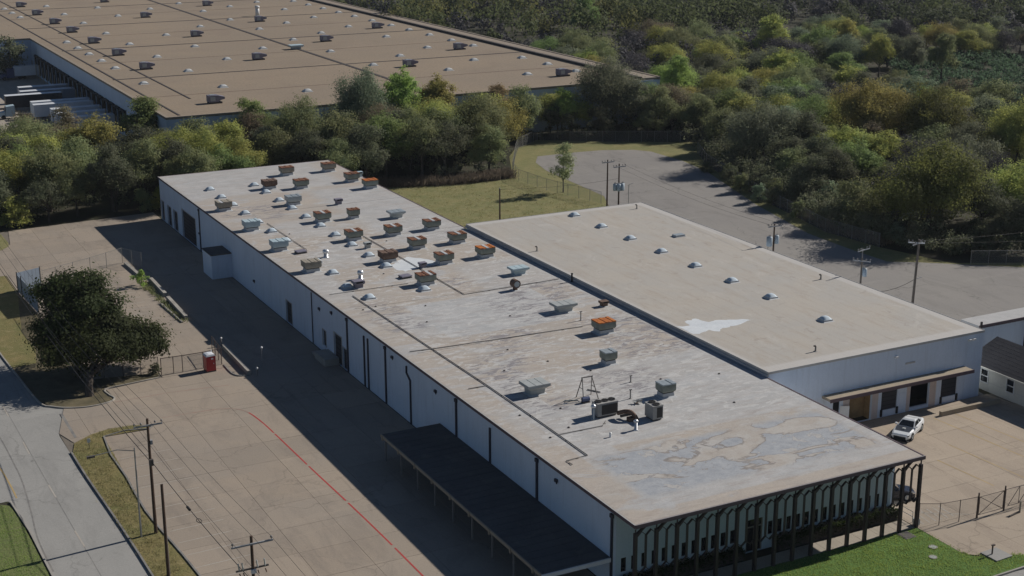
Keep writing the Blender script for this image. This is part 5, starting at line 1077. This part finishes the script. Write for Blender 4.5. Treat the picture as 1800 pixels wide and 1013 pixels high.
for i, (x, y, L, sd) in enumerate(((58.9, 388.9, 12.6, 'trailer_side'), (58.1, 381.6, 13.4, 'trailer_side'), (53.6, 376.0, 13.6, 'trailer_black'), (57.6, 363.0, 13.8, 'trailer_white'), (57.3, 358.6, 14.0, 'trailer_white'), (59.9, 350.2, 11.5, 'trailer_white'), (59.6, 343.4, 11.8, 'trailer_white'), (59.8, 336.5, 11.6, 'trailer_white'))):
    trailer(['grey trailer docked farthest along the far warehouse', 'grey trailer docked second farthest at the far warehouse', 'black sided trailer with white roof and its tractor', 'white trailer docked behind the purple bare tree', 'white trailer close beside its twin in the truck yard', 'white trailer, third from the nearest in the truck yard', 'white trailer, second from the nearest in the truck yard', 'white trailer nearest the golden tree'][i], x, y, L, sd)
trailer('pale trailer parked by the wing wall beside the dark yard tree', 50.5, 440.5, 13.5, 'trailer_white')
def tractor(label, x, y, m, rz=0, boxlen=0):
    t = thing('truck', label, 'truck', (x, y, 0), rz, 'trucks in the far yard')
    MB().hexa([(-2.9, -1.2, .6), (-.6, -1.2, .6), (-.6, 1.2, .6), (-2.9, 1.2, .6)], [(-2.5, -1.15, 3.0), (-.6, -1.15, 3.2), (-.6, 1.15, 3.2), (-2.5, 1.15, 3.0)]).build('cab', m, t)
    MB().hexa([(-4.3, -1.05, .6), (-2.91, -1.15, .6), (-2.91, 1.15, .6), (-4.3, 1.05, .6)], [(-4.25, -.95, 1.5), (-2.85, -1.1, 1.8), (-2.85, 1.1, 1.8), (-4.25, .95, 1.5)]).build('bonnet', m, t)
    MB().hexa([(-2.86, -1.0, 1.85), (-2.84, -1.0, 1.85), (-2.84, 1.0, 1.85), (-2.86, 1.0, 1.85)], [(-2.60, -.95, 2.8), (-2.56, -.95, 2.8), (-2.56, .95, 2.8), (-2.60, .95, 2.8)]).build('windscreen', 'glass', t)
    MB().box(-.59, 2.6+boxlen*.5, -.45, .45, .7, .95).build('chassis', 'pipe_dark', t)
    for x_ in (-3.3, 1.0, 2.2):
        for s in (-1, 1): MB().tube([(x_, s*1.2, .5), (x_, s*.85, .5)], .5, 14).build('wheel', 'rubber', t)
    if boxlen: MB().box(-.5, boxlen, -1.25, 1.25, 1.0, 3.7).build('cargo_box', 'trailer_white', t)
    return t
tractor('white tractor coupled to the black sided trailer', 52.6, 376.0, 'trailer_white')
tractor('pale tractor standing in the sun left of the white trailers', 54.6, 365.8, 'galv_blue')
tractor('box truck with blue cab docked at the far warehouse', 65.4, 433.0, 'truck_blue', 0, 6.2)

# ================================================================ VEGETATION
import numpy as np
def quads_mesh(name, C, N, size, aspect, rng, mat, tilt=.75):
    "leaf-sized quads at C, roughly facing N"
    n = len(C); D = N+rng.normal(0, tilt, (n, 3)); D /= np.linalg.norm(D, axis=1)[:, None]
    A = rng.normal(0, 1, (n, 3)); U = np.cross(D, A); U /= np.linalg.norm(U, axis=1)[:, None]; V = np.cross(D, U)
    s = size*rng.uniform(.55, 1.3, (n, 1)); U = U*s*.5; V = V*s*.5*aspect
    P = np.stack([C-U-V*.6, C+U*.55-V, C+U+V*.5, C-U*.35+V], 1).reshape(-1, 3)
    me = bpy.data.meshes.new(name); me.vertices.add(4*n); me.vertices.foreach_set('co', P.astype(np.float32).ravel())
    me.loops.add(4*n); me.loops.foreach_set('vertex_index', np.arange(4*n, dtype=np.int32)); me.polygons.add(n)
    me.polygons.foreach_set('loop_start', np.arange(0, 4*n, 4, dtype=np.int32)); me.materials.append(mat); me.update(); me.validate(); return me
def crown_points(rng, H, Wd, nl, n, base=.30, thick=.55, flat=1.0):
    "feathery crown: big limbs carry many small sprays of leaves, denser towards the light"
    big = []
    sq = rng.uniform(.75, 1.0); tw = rng.uniform(0, 3.14)
    for k in range(max(6, int(nl/2.6))):                 # limb masses, unequal and off centre
        a = rng.uniform(0, 6.283); r = (Wd/2)*.74*math.sqrt(rng.uniform(.03, 1))*(1 if math.cos(2*(a-tw)) > 0 else sq); zr = rng.uniform(0, 1)
        z = H*(base+.12+(1-base-.30)*zr*(1-.35*(r/(Wd*.33))**2)); big.append((r*math.cos(a), r*math.sin(a), z*rng.uniform(.92, 1.06), Wd*rng.uniform(.10, .235)))
    big += [(0, 0, H*.80, Wd*.21), (Wd*.06, -Wd*.04, H*.62, Wd*.25)]
    B_ = np.array(big); S = nl*7
    kb = rng.choice(len(B_), S, p=(B_[:, 3]**2)/(B_[:, 3]**2).sum()); D0 = rng.normal(0, 1, (S, 3)); D0[:, 2] = D0[:, 2]*.9+.2; D0 /= np.linalg.norm(D0, axis=1)[:, None]
    sc = B_[kb, :3]+D0*B_[kb, 3:4]*np.array([1, 1, .85*flat])*rng.uniform(.5, 1.22, (S, 1)); sr = Wd*rng.uniform(.028, .085, S); wt = sr**1.6*rng.uniform(.3, 1.6, S)
    k = rng.choice(S, n, p=wt/wt.sum()); E = rng.normal(0, 1, (n, 3))*np.array([1, 1, .75]); E[:, 2] -= .15*np.abs(E[:, 2])
    C = sc[k]+E*sr[k][:, None]*.85; N = D0[k]*.9+E*.35; N[:, 2] += .25; N /= np.linalg.norm(N, axis=1)[:, None]+1e-6
    ok = (C[:, 2] > H*.06) & (C[:, 2] < H*1.04); return C[ok], N[ok], B_
def trunk_mb(rng, H, L, r, base=.3, lean=(0, 0)):
    mb = MB(); top = (lean[0]*.6, lean[1]*.6, H*.62)
    mb.tube([(0, 0, -.2), (lean[0]*.2, lean[1]*.2, H*base*.6), (lean[0]*.4, lean[1]*.4, H*base*1.2), top], [r*1.25, r*.95, r*.75, r*.35], 7)
    for q in L[:9]:
        z0 = H*(base*.8+.18*rng.uniform(0, 1)); u = z0/(H*.62)
        a = (top[0]*u, top[1]*u, z0); m_ = (a[0]*.5+q[0]*.5+rng.normal(0, .3), a[1]*.5+q[1]*.5+rng.normal(0, .3), a[2]*.45+q[2]*.55)
        mb.tube([a, m_, (q[0], q[1], q[2]+q[3]*.5)], [r*.5, r*.3, r*.08], 5)
    return mb
PROTO = {}
def proto(key, seed, H, Wd, nl, n, leaf, aspect=.7, base=.3, thick=.55, bark='bark', r=.22, tilt=.38):
    rng = np.random.default_rng(seed); C, N, L = crown_points(rng, H, Wd, nl, n, base, thick)
    PROTO[key] = (quads_mesh('crown_'+key, C, N, leaf, aspect, rng, LEAF['olive'], tilt), trunk_mb(rng, H, L, r, base).mesh('trunk_'+key, bark), H, Wd)
for i in range(6): proto('broad%d' % i, 20+i, 11., 9.5, 22+i, 17000, .235, base=.22+.03*i)
for i in range(3): proto('tall%d' % i, 40+i, 13., 7.5, 20, 14000, .235, base=.30)
for i in range(3): proto('loose%d' % i, 50+i, 10., 9., 18, 9500, .22, base=.28, thick=.3)
for i in range(3): proto('bare%d' % i, 60+i, 9., 8., 16, 6000, .6, .09, .18, .2, 'bark_pale', .16, 1.5)
for i in range(3): proto('bush%d' % i, 70+i, 4., 5., 11, 4200, .22, base=.05, thick=.4, r=.07)
def tree(name, label, x, y, h, w, colour, key, rz, group=None, cat='tree'):
    if w > 13.5:
        key = 'wide%d' % (int(w*2) % 3)
        if key not in PROTO: proto(key, 90+int(key[-1]), 14., 17., 34, 40000, .26, base=.36, r=.34)
    cm, tm, H, Wd = PROTO[key]
    t = thing(name, label, cat, (x, y, -.05), rz, group, (w/Wd, w/Wd, h/H))
    c = link('crown', cm, t); c.material_slots[0].link = 'OBJECT'; c.material_slots[0].material = LEAF[colour]
    link('trunk', tm, t); return t
TREES = [
('gold',56.5,281.0,12.3,12.4,'golden crowned tree beside the far truck yard'), ('green',69.5,299.6,13,10,'rounded green tree at the near corner of the far warehouse'), ('yellow',79.1,272.4,11,11,'yellow green tree behind the rear left of the long roof'), ('green',88.0,287.0,13,9,'green tree standing against the tan far roof, left part'), ('olive',95.0,275.3,13,13,0), ('greygreen',112.4,283.1,16,13,'tall grey green willowy tree before the far roof'), ('bright',122.4,287.0,16.5,10,'tall bright green tree overlapping the far roof'), ('gold',130.7,287.0,14.5,9,'gold tinged tree right of the bright green one'), ('amber',145.4,286.0,12,8,'amber tree where the far warehouse wall reappears'), ('olive',127.7,263.4,13,15,'broad olive tree above the reeds by the grass field'), ('olive',97.9,262.3,13,11,0), ('brown',46.3,299.4,11,12,'brownish thinning tree at the left edge by the trailers'), ('brown',55.3,309.1,10,10,'bare purplish tree before the trailers'), ('yellow',40.9,283.9,10,9,0), ('olive',43.1,261.1,11,10,0), ('olive',49.2,266.9,11,11,0), ('dark',52.9,255.9,11,10,0), ('olive',59.5,258.4,11,10,0), ('dark',64.7,258.7,11,10,0), ('olive',66.8,252.8,10,9,0), ('yellow',36.0,252.6,5,7,'low yellow green bush tree at the left end of the far drive'), ('dark',41.4,253.5,7,8,0), ('olive',46.6,255.7,8,8,0), ('dark',53.6,256.1,8,8,0), ('olive',86.5,266.3,10,10,0), ('dark',91.3,260.3,10,10,0), ('olive',95.7,254.9,9,9,0), ('dark',101.7,256.6,11,11,0), ('olive',113.2,256.3,11,11,0), ('dark',117.4,254.8,10,11,0), ('olive',126.5,253.5,9,9,0), ('olive',146.1,276.7,12,10,0), ('greyolive',170.3,281.9,14,14,'big grey olive tree overlapping the right end of the far roof'), ('bright',158.3,280.6,11,6,'slim bright green tree behind the round lot'), ('greyolive',175.8,277.2,11,10,0), ('olive',179.3,272.6,10,10,0), ('olive',185.7,265.9,9,9,0), ('bright',200.1,297.7,13,8,'round bright green tree at the right corner of the far warehouse'), ('dark',145.0,281.6,8,8,0), ('dark',157.3,280.7,7,8,0), ('dark',165.9,277.1,7,8,0), ('olive',174.8,270.9,6,7,0), ('yellow',266.5,346.5,15,11,'olive gold tree with visible dark stem in the right woods, topmost'), ('olive',242.4,338.2,13,12,0), ('yellow',233.2,299.7,12,9,'yellow green tree in the middle of the right woods'), ('green',275.3,336.5,14,11,0), ('gold',290.7,342.3,13,8,'gold tinted tree high in the right woods'), ('yellow',284.5,320.2,13,10,0), ('greyolive',294.3,316.9,12,12,0), ('olive',284.1,295.0,14,8,'tall thin tree with leaning bare stem in the right woods'), ('green',247.7,423.4,16,9,'lone tall green tree rising from the grey brush at the top'), ('gold',205.9,234.2,13,14,'umbrella shaped golden tree in the right woods'), ('yolive',214.9,223.3,13,15,'wide yellow green tree right of the golden umbrella tree'), ('greyolive',178.1,232.8,11,13,'loose grey olive tree at the bend of the woods fence'), ('olive',179.6,249.4,9,9,0), ('olive',207.9,294.1,10,9,0), ('yolive',168.0,174.7,13,17,'big spreading yellow green tree overhanging the woods fence'), ('gold',208.3,202.1,9,6,'small bright gold tree near the right edge'), ('yellow',215.0,201.1,13,12,'yellow green tree cut by the right edge'), ('bare',186.9,178.8,10,10,'grey leafless tree right of the big spreading one'), ('greygreen',211.7,265.6,10,12,0), ('olive',247.3,299.1,9,8,0), ('olive',256.9,281.8,9,9,0), ('dark',178.7,216.5,9,9,0), ('dark',171.5,203.3,9,9,0), ('dark',166.1,202.9,8,9,0), ('olive',182.0,200.8,6,5,0), ('greygreen',166.5,198.4,4,5,'low grey green bush behind the woods fence'), ('dark',174.8,169.6,9,10,0), ('dark',176.2,160.3,9,10,0), ('dark',171.6,161.0,6,8,0)]
SHARED = {'yolive': 'yellow olive', 'olive': 'olive green', 'dark': 'dark olive', 'green': 'green', 'yellow': 'yellow green', 'greyolive': 'grey olive', 'greygreen': 'grey green', 'brown': 'brownish', 'bare': 'grey leafless', 'gold': 'golden', 'amber': 'amber', 'bright': 'bright green'}
rt = random.Random(77); placed = []
def region(x, y):
    if x < 138: return 'in the wood between the long warehouse and the far one'
    if x < 188 and y > 258: return 'in the wood behind the round asphalt lot'
    return 'in the wood right of the asphalt lot'
def key_for(colour, h, w):
    if colour == 'bare': return 'bare%d' % rt.randrange(3)
    if h < 6: return 'bush%d' % rt.randrange(3)
    if colour in ('greyolive', 'greygreen', 'brown') and rt.random() < .7: return 'loose%d' % rt.randrange(3)
    if h > w*1.3: return 'tall%d' % rt.randrange(3)
    return 'broad%d' % rt.randrange(6)
PEND = []
for (c_, x, y, h, w, lab) in TREES:
    rg = region(x, y)
    if x > 165 and lab: h *= 1.2; w *= 1.15
    elif x < 188 and h >= 6: h *= 1.13; w *= 1.06
    o = tree('bush_tree' if h < 6 else 'woodland_tree', lab or '%s tree %s' % (SHARED[c_], rg), x, y, h, w, c_, key_for(c_, h, w), rt.uniform(0, 6.28), None if lab else 'trees '+rg); placed.append((x, y, w*.42))
    if not lab: PEND.append((o, SHARED[c_]+' tree'))
def inside(P, x, y):
    r_ = False
    for i in range(len(P)):
        a, b = P[i-1], P[i]
        if (a[1] > y) != (b[1] > y) and x < (b[0]-a[0])*(y-a[1])/(b[1]-a[1])+a[0]: r_ = not r_
    return r_
def fill(poly, n, gap, hts, wf, cols, maxtry=9000):
    xs = [q[0] for q in poly]; ys_ = [q[1] for q in poly]; k = 0
    for _ in range(maxtry):
        if k >= n: break
        x, y = rt.uniform(min(xs), max(xs)), rt.uniform(min(ys_), max(ys_))
        if not inside(poly, x, y) or any((x-a)**2+(y-b)**2 < (gap*.5+g_)**2*.62 for a, b, g_ in placed): continue
        h = rt.uniform(*hts); w = h*rt.uniform(*wf); c_ = rt.choices([q[0] for q in cols], [q[1] for q in cols])[0]; rg = region(x, y)
        o = tree('bush_tree' if h < 6 else 'woodland_tree', '%s %s %s' % (SHARED[c_], 'low bush' if h < 6 else 'tree', rg), x, y, h, w, c_, key_for(c_, h, w), rt.uniform(0, 6.28), ('bushes ' if h < 6 else 'trees ')+rg); placed.append((x, y, gap*.5)); k += 1
        PEND.append((o, SHARED[c_]+(' low bush' if h < 6 else ' tree')))
    return k
CB = [('olive', 5), ('dark', 2.5), ('yellow', 3.4), ('greyolive', 1.4), ('green', 2.2), ('brown', .6), ('gold', .6)]
placed += [(54, 272, 5), (52.5, 265, 4)]
fill([(26, 255), (60, 255.5), (92, 264), (92, 283), (60, 283), (26, 300)], 28, 7.2, (9.5, 12.5), (1.0, 1.25), CB)
fill([(92, 264), (104, 256), (128, 253), (136, 268), (146, 283), (100, 283)], 18, 6.4, (10, 13.5), (.95, 1.2), CB)
fill([(142, 281), (152, 286), (186, 268), (200, 280), (192, 287), (142, 288)], 14, 6, (8, 11), (1.0, 1.3), CB)
CR = [('olive', 4.5), ('dark', 1.6), ('yellow', 3.6), ('greyolive', 1.8), ('greygreen', .9), ('green', 2.4), ('bare', .9), ('gold', .6), ('brown', .3), ('bright', .7)]
fill([(158, 170), (166, 160), (215, 150), (240, 200), (190, 240), (178, 246), (165, 208)], 32, 8.2, (8, 12), (1.1, 1.4), CR)
fill([(180, 250), (195, 238), (240, 205), (262, 232), (252, 262), (240, 300), (196, 300), (192, 270)], 58, 8.8, (7.5, 11.5), (1.1, 1.4), CR)
fill([(196, 300), (245, 296), (300, 330), (392, 330), (330, 385), (196, 385)], 84, 9.8, (8, 12), (1.1, 1.45), CR+[('bare', 1.8)])
fill([(155, 200), (165, 235), (170, 240), (163, 207), (158, 186), (162, 172), (159, 172), (156.8, 186)], 14, 4.0, (2.2, 4), (1.0, 1.4), [('dark', 3), ('olive', 2), ('greygreen', 1)])
fill([(34, 251.2), (62, 253.4), (62, 256), (34, 256)], 9, 4.2, (2.5, 4.5), (1.0, 1.4), [('dark', 3), ('olive', 3), ('yellow', 1)])
# every other tree is named by its rank from the nearest landmark
MARK = [(56.5, 281.0, 'the golden tree by the truck yard'), (79.1, 272.4, 'the yellow green tree behind the long roof'), (112.4, 283.1, 'the tall grey green willowy tree'), (127.7, 263.4, 'the broad olive tree above the reeds'), (46.3, 299.4, 'the brownish tree at the left edge'),
        (36, 252.6, 'the low bush tree at the far drive'), (170.3, 281.9, 'the big grey olive tree before the far roof'), (200.1, 297.7, 'the round bright green tree'), (266.5, 346.5, 'the topmost olive gold tree'), (233.2, 299.7, 'the yellow green tree amid the right woods'),
        (284.1, 295, 'the tall thin leaning tree'), (247.7, 423.4, 'the lone tall green tree at the top'), (205.9, 234.2, 'the golden umbrella tree'), (178.1, 232.8, 'the loose tree at the fence bend'), (168, 174.7, 'the big spreading tree over the fence'), (208.3, 202.1, 'the small bright gold tree'), (186.9, 178.8, 'the grey leafless tree'), (330, 322, 'the thicket at the far right')]
RANK = {}
for o, kind in PEND:
    q = o.location; d_, nm = min((math.dist((q.x, q.y), m_[:2]), m_[2]) for m_ in MARK); RANK.setdefault((kind, nm), []).append((d_, o.name, o))
for (kind, nm), l in RANK.items():
    l.sort(key=lambda t_: t_[:2])
    for i, (_, _, o) in enumerate(l):
        o['label'] = '%s %s %s' % (kind, 'nearest to' if i == 0 else '%s nearest to' % ORD[i+1] if i+1 < len(ORD) else 'number %d from' % (i+1), nm)
# far woods that read as one mass
def mass(name, label, poly, count, hts, per, leaf, colour, seed, aspect=.7, cx=0):
    rng = np.random.default_rng(seed); r_ = random.Random(seed); CC = []; NN = []
    xs = [q[0] for q in poly]; ys_ = [q[1] for q in poly]; k = 0
    while k < count:
        x, y = r_.uniform(min(xs), max(xs)), r_.uniform(min(ys_), max(ys_))
        if not inside(poly, x, y): continue
        fld = math.sin(x*.031+seed*1.7)+math.sin(y*.027-seed*2.3)+math.sin((x+y)*.019+seed)
        if fld*.5 < r_.uniform(-1, 1) and hts[1] > 5: continue
        k += 1; h = r_.uniform(*hts)*(1+.12*fld); w = h*r_.uniform(.8, 1.25); n = per
        nb = 5; bl = rng.normal(0, 1, (nb, 3))*np.array([w*.24, w*.24, h*.14])+np.array([x, y, h*.58]); br = rng.uniform(.2, .32, nb)*w
        kk = rng.integers(0, nb, n); D = rng.normal(0, 1, (n, 3)); D[:, 2] += .3; D /= np.linalg.norm(D, axis=1)[:, None]
        C = bl[kk]+D*(br[kk][:, None])*rng.uniform(.5, 1.05, (n, 1)); ok = C[:, 2] > .1; CC.append(C[ok]); NN.append(D[ok])
    o = link(name, quads_mesh(name, np.concatenate(CC), np.concatenate(NN), leaf, aspect, rng, LEAF[colour], .22 if leaf > .7 else .4)); o['kind'] = 'stuff'; o['label'] = label; o['category'] = 'woods'
FARP = [(192, 385), (330, 385), (395, 330), (460, 340), (640, 470), (560, 760), (192, 760)]
mass('bare_brush', 'grey purple leafless brush filling the far woods', FARP, 520, (6, 10.5), 330, .9, 'farbare', 5, .8)
mass('distant_woodland', 'dark olive far woodland at the top of the picture', FARP, 360, (8, 13), 360, .9, 'fardark', 6)
mass('distant_woodland', 'lighter olive clumps in the far woodland', FARP, 260, (9, 15), 360, .9, 'fargreen', 7)
mass('distant_woodland', 'scattered green clumps in the far woodland', FARP, 110, (11, 17), 380, .9, 'faryellow', 8)
mass('near_brush', 'grey leafless brush between the right hand trees', [(192, 300), (235, 300), (330, 390), (192, 390)], 320, (3.5, 7.5), 200, .7, 'farbare', 15, .7)
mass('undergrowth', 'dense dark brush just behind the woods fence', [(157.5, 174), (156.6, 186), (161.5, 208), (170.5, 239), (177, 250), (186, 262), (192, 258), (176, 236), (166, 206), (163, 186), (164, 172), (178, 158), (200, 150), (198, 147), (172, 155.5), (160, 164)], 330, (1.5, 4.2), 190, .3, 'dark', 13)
mass('green_thicket', 'low dark green thicket at the far right', [(240, 262), (282, 250), (350, 300), (345, 335), (300, 332), (262, 290)], 330, (2.2, 4.2), 150, .5, 'shrub', 9)
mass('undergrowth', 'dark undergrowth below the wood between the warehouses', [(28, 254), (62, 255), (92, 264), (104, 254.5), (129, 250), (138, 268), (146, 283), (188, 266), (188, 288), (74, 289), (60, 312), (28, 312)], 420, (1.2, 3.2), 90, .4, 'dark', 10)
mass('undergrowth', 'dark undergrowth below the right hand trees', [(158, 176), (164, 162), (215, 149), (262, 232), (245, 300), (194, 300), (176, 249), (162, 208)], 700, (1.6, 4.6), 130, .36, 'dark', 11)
mass('undergrowth', 'grey green undergrowth below the right hand trees', [(160, 180), (170, 165), (222, 160), (262, 232), (245, 300), (194, 300), (176, 249), (164, 208)], 330, (1.4, 3.8), 120, .36, 'greyolive', 12)
# upright blades: reeds and tall dry grass
def blades(name, label, poly, count, hts, w, colour, seed, per=7, spread=.22):
    rng = np.random.default_rng(seed); r_ = random.Random(seed); V = []; Fc = []
    xs = [q[0] for q in poly]; ys_ = [q[1] for q in poly]; k = 0
    while k < count:
        x, y = r_.uniform(min(xs), max(xs)), r_.uniform(min(ys_), max(ys_))
        if not inside(poly, x, y): continue
        k += 1; hh = r_.uniform(*hts)
        for _ in range(per):
            a = r_.uniform(0, 6.28); bx_, by_ = x+r_.gauss(0, spread), y+r_.gauss(0, spread); lx, ly = r_.gauss(0, .35)*hh, r_.gauss(0, .35)*hh; n = len(V)
            V += [(bx_-w*math.cos(a), by_-w*math.sin(a), 0.), (bx_+w*math.cos(a), by_+w*math.sin(a), 0.), (bx_+lx+w*.4*math.cos(a), by_+ly+w*.4*math.sin(a), hh), (bx_+lx-w*.4*math.cos(a), by_+ly-w*.4*math.sin(a), hh*.92)]; Fc.append((n, n+1, n+2, n+3))
    me = bpy.data.meshes.new(name); me.from_pydata(V, [], Fc); me.materials.append(LEAF[colour]); me.update()
    o = link(name, me); o['kind'] = 'stuff'; o['label'] = label; o['category'] = 'grass'
VP = [(24.95, 100), (24.85, 121), (24.35, 140), (24.3, 147), (25.0, 149.7), (27, 151.4), (29, 152.1), (31.5, 152.0), (33.2, 151.2), (32.8, 150.5), (27.9, 150.4), (27.6, 138.3), (27.3, 129.4), (27.4, 121.6), (27.2, 114.2), (27.5, 95), (25.2, 95)]
blades('tall_grass', 'tall dry yellow grass on the verge beside the road', VP, 900, (.08, .30), .022, 'grass_dry', 21)
blades('reeds', 'brown reeds at the foot of the wood by the field', [(92, 261), (98, 255), (104.5, 250.6), (116, 247), (129, 247.3), (130.5, 252), (116, 252), (106, 254.5), (97, 263)], 1500, (.7, 1.6), .05, 'reed', 22, 6, .3)
blades('reeds', 'pale dry weeds along the woods fence', [(157.0, 173), (156, 185), (160.8, 207), (164, 206), (159, 186), (160, 174)], 420, (.6, 1.5), .05, 'reed', 23, 6, .3)
blades('weeds', 'green weeds in the planter beside the wall beams', [(46.0, 208), (46.9, 208), (47.1, 186.5), (46.4, 186.5)], 150, (.2, .55), .05, 'olive', 24, 6, .2)
blades('grass_clumps', 'ragged grass edge of the field', [(121, 189.5), (128, 191), (133, 219), (128.5, 235), (128, 246), (105, 250), (96, 258), (91, 250), (91, 190)], 1800, (.08, .22), .05, 'grass_dry', 25, 5, .3)
blades('lawn_grass_blades', 'short green grass of the front lawn', [(60, 92.4), (90.3, 92.2), (90.5, 86.4), (92.3, 85.1), (95.2, 83.9), (97, 82.7), (90.2, 82.2), (76, 82.0)], 5200, (.05, .14), .03, 'bright', 26, 6, .22)
blades('lawn_grass_blades', 'short green grass of the median lawn', [(9, 137.2), (15.2, 137.4), (16.0, 136.6), (16.3, 134), (16.55, 127), (16.9, 115), (9, 115)], 2200, (.05, .13), .03, 'bright', 27, 6, .22)
# oaks, thin field tree, bush, hedges
def solo(name, label, x, y, H, Wd, seed, nl, n, leaf, colour, base, r, lean=(0, 0), cat='tree', thick=.5, bark='bark', aspect=.7, shift=(0, 0)):
    rng = np.random.default_rng(seed); C, N, L = crown_points(rng, H, Wd, nl, n, base, thick)
    C = C+np.array([shift[0], shift[1], 0]); L = L.copy(); L[:, 0] += shift[0]; L[:, 1] += shift[1]
    t = thing(name, label, cat, (x, y, 0)); link('crown', quads_mesh('crown_'+name, C, N, leaf, aspect, rng, LEAF[colour]), t); trunk_mb(rng, H, L, r, base, lean).build('trunk', bark, t); return t
def oak(label, x, y, masses, seed, n, trunk_r):
    "spreading oak: limb masses given as (dx, dy, z, radius)"
    rng = np.random.default_rng(seed); B_ = np.array(masses); S = 150
    kb = rng.choice(len(B_), S, p=B_[:, 3]**2/(B_[:, 3]**2).sum()); D0 = rng.normal(0, 1, (S, 3)); D0[:, 2] = D0[:, 2]*.8+.15; D0 /= np.linalg.norm(D0, axis=1)[:, None]
    sc = B_[kb, :3]+D0*B_[kb, 3:4]*np.array([1, 1, .7])*rng.uniform(.55, 1.1, (S, 1)); sr = rng.uniform(.5, 1.15, S); wt = sr**1.8*rng.uniform(.25, 1.8, S)
    k = rng.choice(S, n, p=wt/wt.sum()); E = rng.normal(0, 1, (n, 3))*np.array([1, 1, .6]); C = sc[k]+E*sr[k][:, None]*.8; N = D0[k]*.9+E*.3; N[:, 2] += .3
    ok = C[:, 2] > .7; t = thing('oak_tree', label, 'tree', (x, y, 0)); link('crown', quads_mesh('crown_oak', C[ok], N[ok], .29, .75, rng, LEAF['oak'], .4), t)
    mb = MB(); fk = (.5, .8, 2.3); mb.tube([(0, 0, -.2), (.1, .2, 1.1), fk], [trunk_r*1.25, trunk_r, trunk_r*.85], 9)
    for q in masses: mb.tube([fk, (fk[0]*.5+q[0]*.5+rng.normal(0, .3), fk[1]*.5+q[1]*.5+rng.normal(0, .3), fk[2]*.35+q[2]*.65), (q[0], q[1], q[2]+q[3]*.4)], [trunk_r*.6, trunk_r*.38, .05], 6)
    mb.build('trunk', 'bark', t)
oak('dark evergreen oak beside the drive, nearer trunk', 29.4, 163.8, [(1.4, 3.6, 4.4, 3.3), (5.0, 4.8, 4.1, 3.2), (7.9, 6.4, 3.6, 2.7), (3.2, 8.0, 5.4, 3.4), (-1.4, 6.0, 3.8, 2.6), (6.4, 9.2, 4.6, 2.8), (9.0, 8.2, 3.2, 1.9)], 101, 36000, .45)
oak('taller dark evergreen oak behind its twin by the yard', 29.9, 172.5, [(.6, 1.6, 8.0, 3.0), (1.6, 3.6, 10.2, 2.7), (3.6, 1.6, 7.2, 2.8), (-2.2, 1.2, 5.4, 2.8), (1.4, 5.6, 7.0, 2.8), (-1.2, 4.2, 8.8, 2.4)], 102, 36000, .42)
solo('thin_tree', 'thin half bare pale tree in the grass field', 131.3, 232.0, 10.2, 6.0, 103, 16, 4200, .24, 'pale', .18, .12, thick=.3, bark='bark_pale')
solo('leafy_bush', 'fresh green leafy bush beside the concrete wall beam', 45.9, 206.3, 2.6, 2.8, 104, 9, 900, .22, 'bright', .05, .05, cat='bush', thick=.3)
solo('scrubby_bush', 'small dark bush at the front yard fence post', 38.2, 167.6, 1.6, 1.9, 105, 8, 700, .18, 'dark', .05, .04, cat='bush', thick=.3)
solo('yard_tree', 'dark tree at the inner corner of the far warehouse', 64.5, 436.0, 12.0, 12.0, 106, 14, 3500, .5, 'dark', .2, .3)
def hedge(label, x0, x1, y0, y1, h, n, seed):
    rng = np.random.default_rng(seed); C = np.stack([rng.uniform(x0, x1, n), rng.uniform(y0, y1, n), h*rng.uniform(.05, 1, n)**.6], 1); N = rng.normal(0, 1, (n, 3)); N[:, 2] += .6
    C[:, 2] += .12*np.sin(C[:, 0]*2.3)*(C[:, 2]/h)
    t = thing('hedge', label, 'hedge', (x0, y0, 0)); C -= np.array([x0, y0, 0])
    link('foliage', quads_mesh('hedge_foliage', C, N, .16, .8, rng, LEAF['hedge']), t); MB().box(.1, x1-x0-.1, .15, y1-y0-.15, 0, h*.7).build('inner_twigs', 'bark', t)
hedge('clipped dark hedge along the right part of the office front', 76.2, 90.2, 94.4, 95.4, 1.25, 7000, 31)
hedge('clipped dark hedge along the left part of the office front', 59.5, 72.4, 94.4, 95.4, 1.1, 6000, 32)

# ================================================================ AIR
hz = MB().box(-950, 1950, -750, 2450, -1.2, 63.5).build('haze', 'white'); hz['kind'] = 'stuff'; hz['label'] = 'thin bluish autumn haze over the whole site'; hz['category'] = 'haze'
hm = bpy.data.materials.new('thin_haze'); hm.use_nodes = True; nt = hm.node_tree; nt.nodes.clear()
vo = nt.nodes.new('ShaderNodeVolumePrincipled'); ou = nt.nodes.new('ShaderNodeOutputMaterial')
vo.inputs['Color'].default_value = (.86, .92, 1.0, 1); vo.inputs['Density'].default_value = .00005; vo.inputs['Anisotropy'].default_value = .1
nt.links.new(vo.outputs[0], ou.inputs['Volume']); hz.data.materials.clear(); hz.data.materials.append(hm)
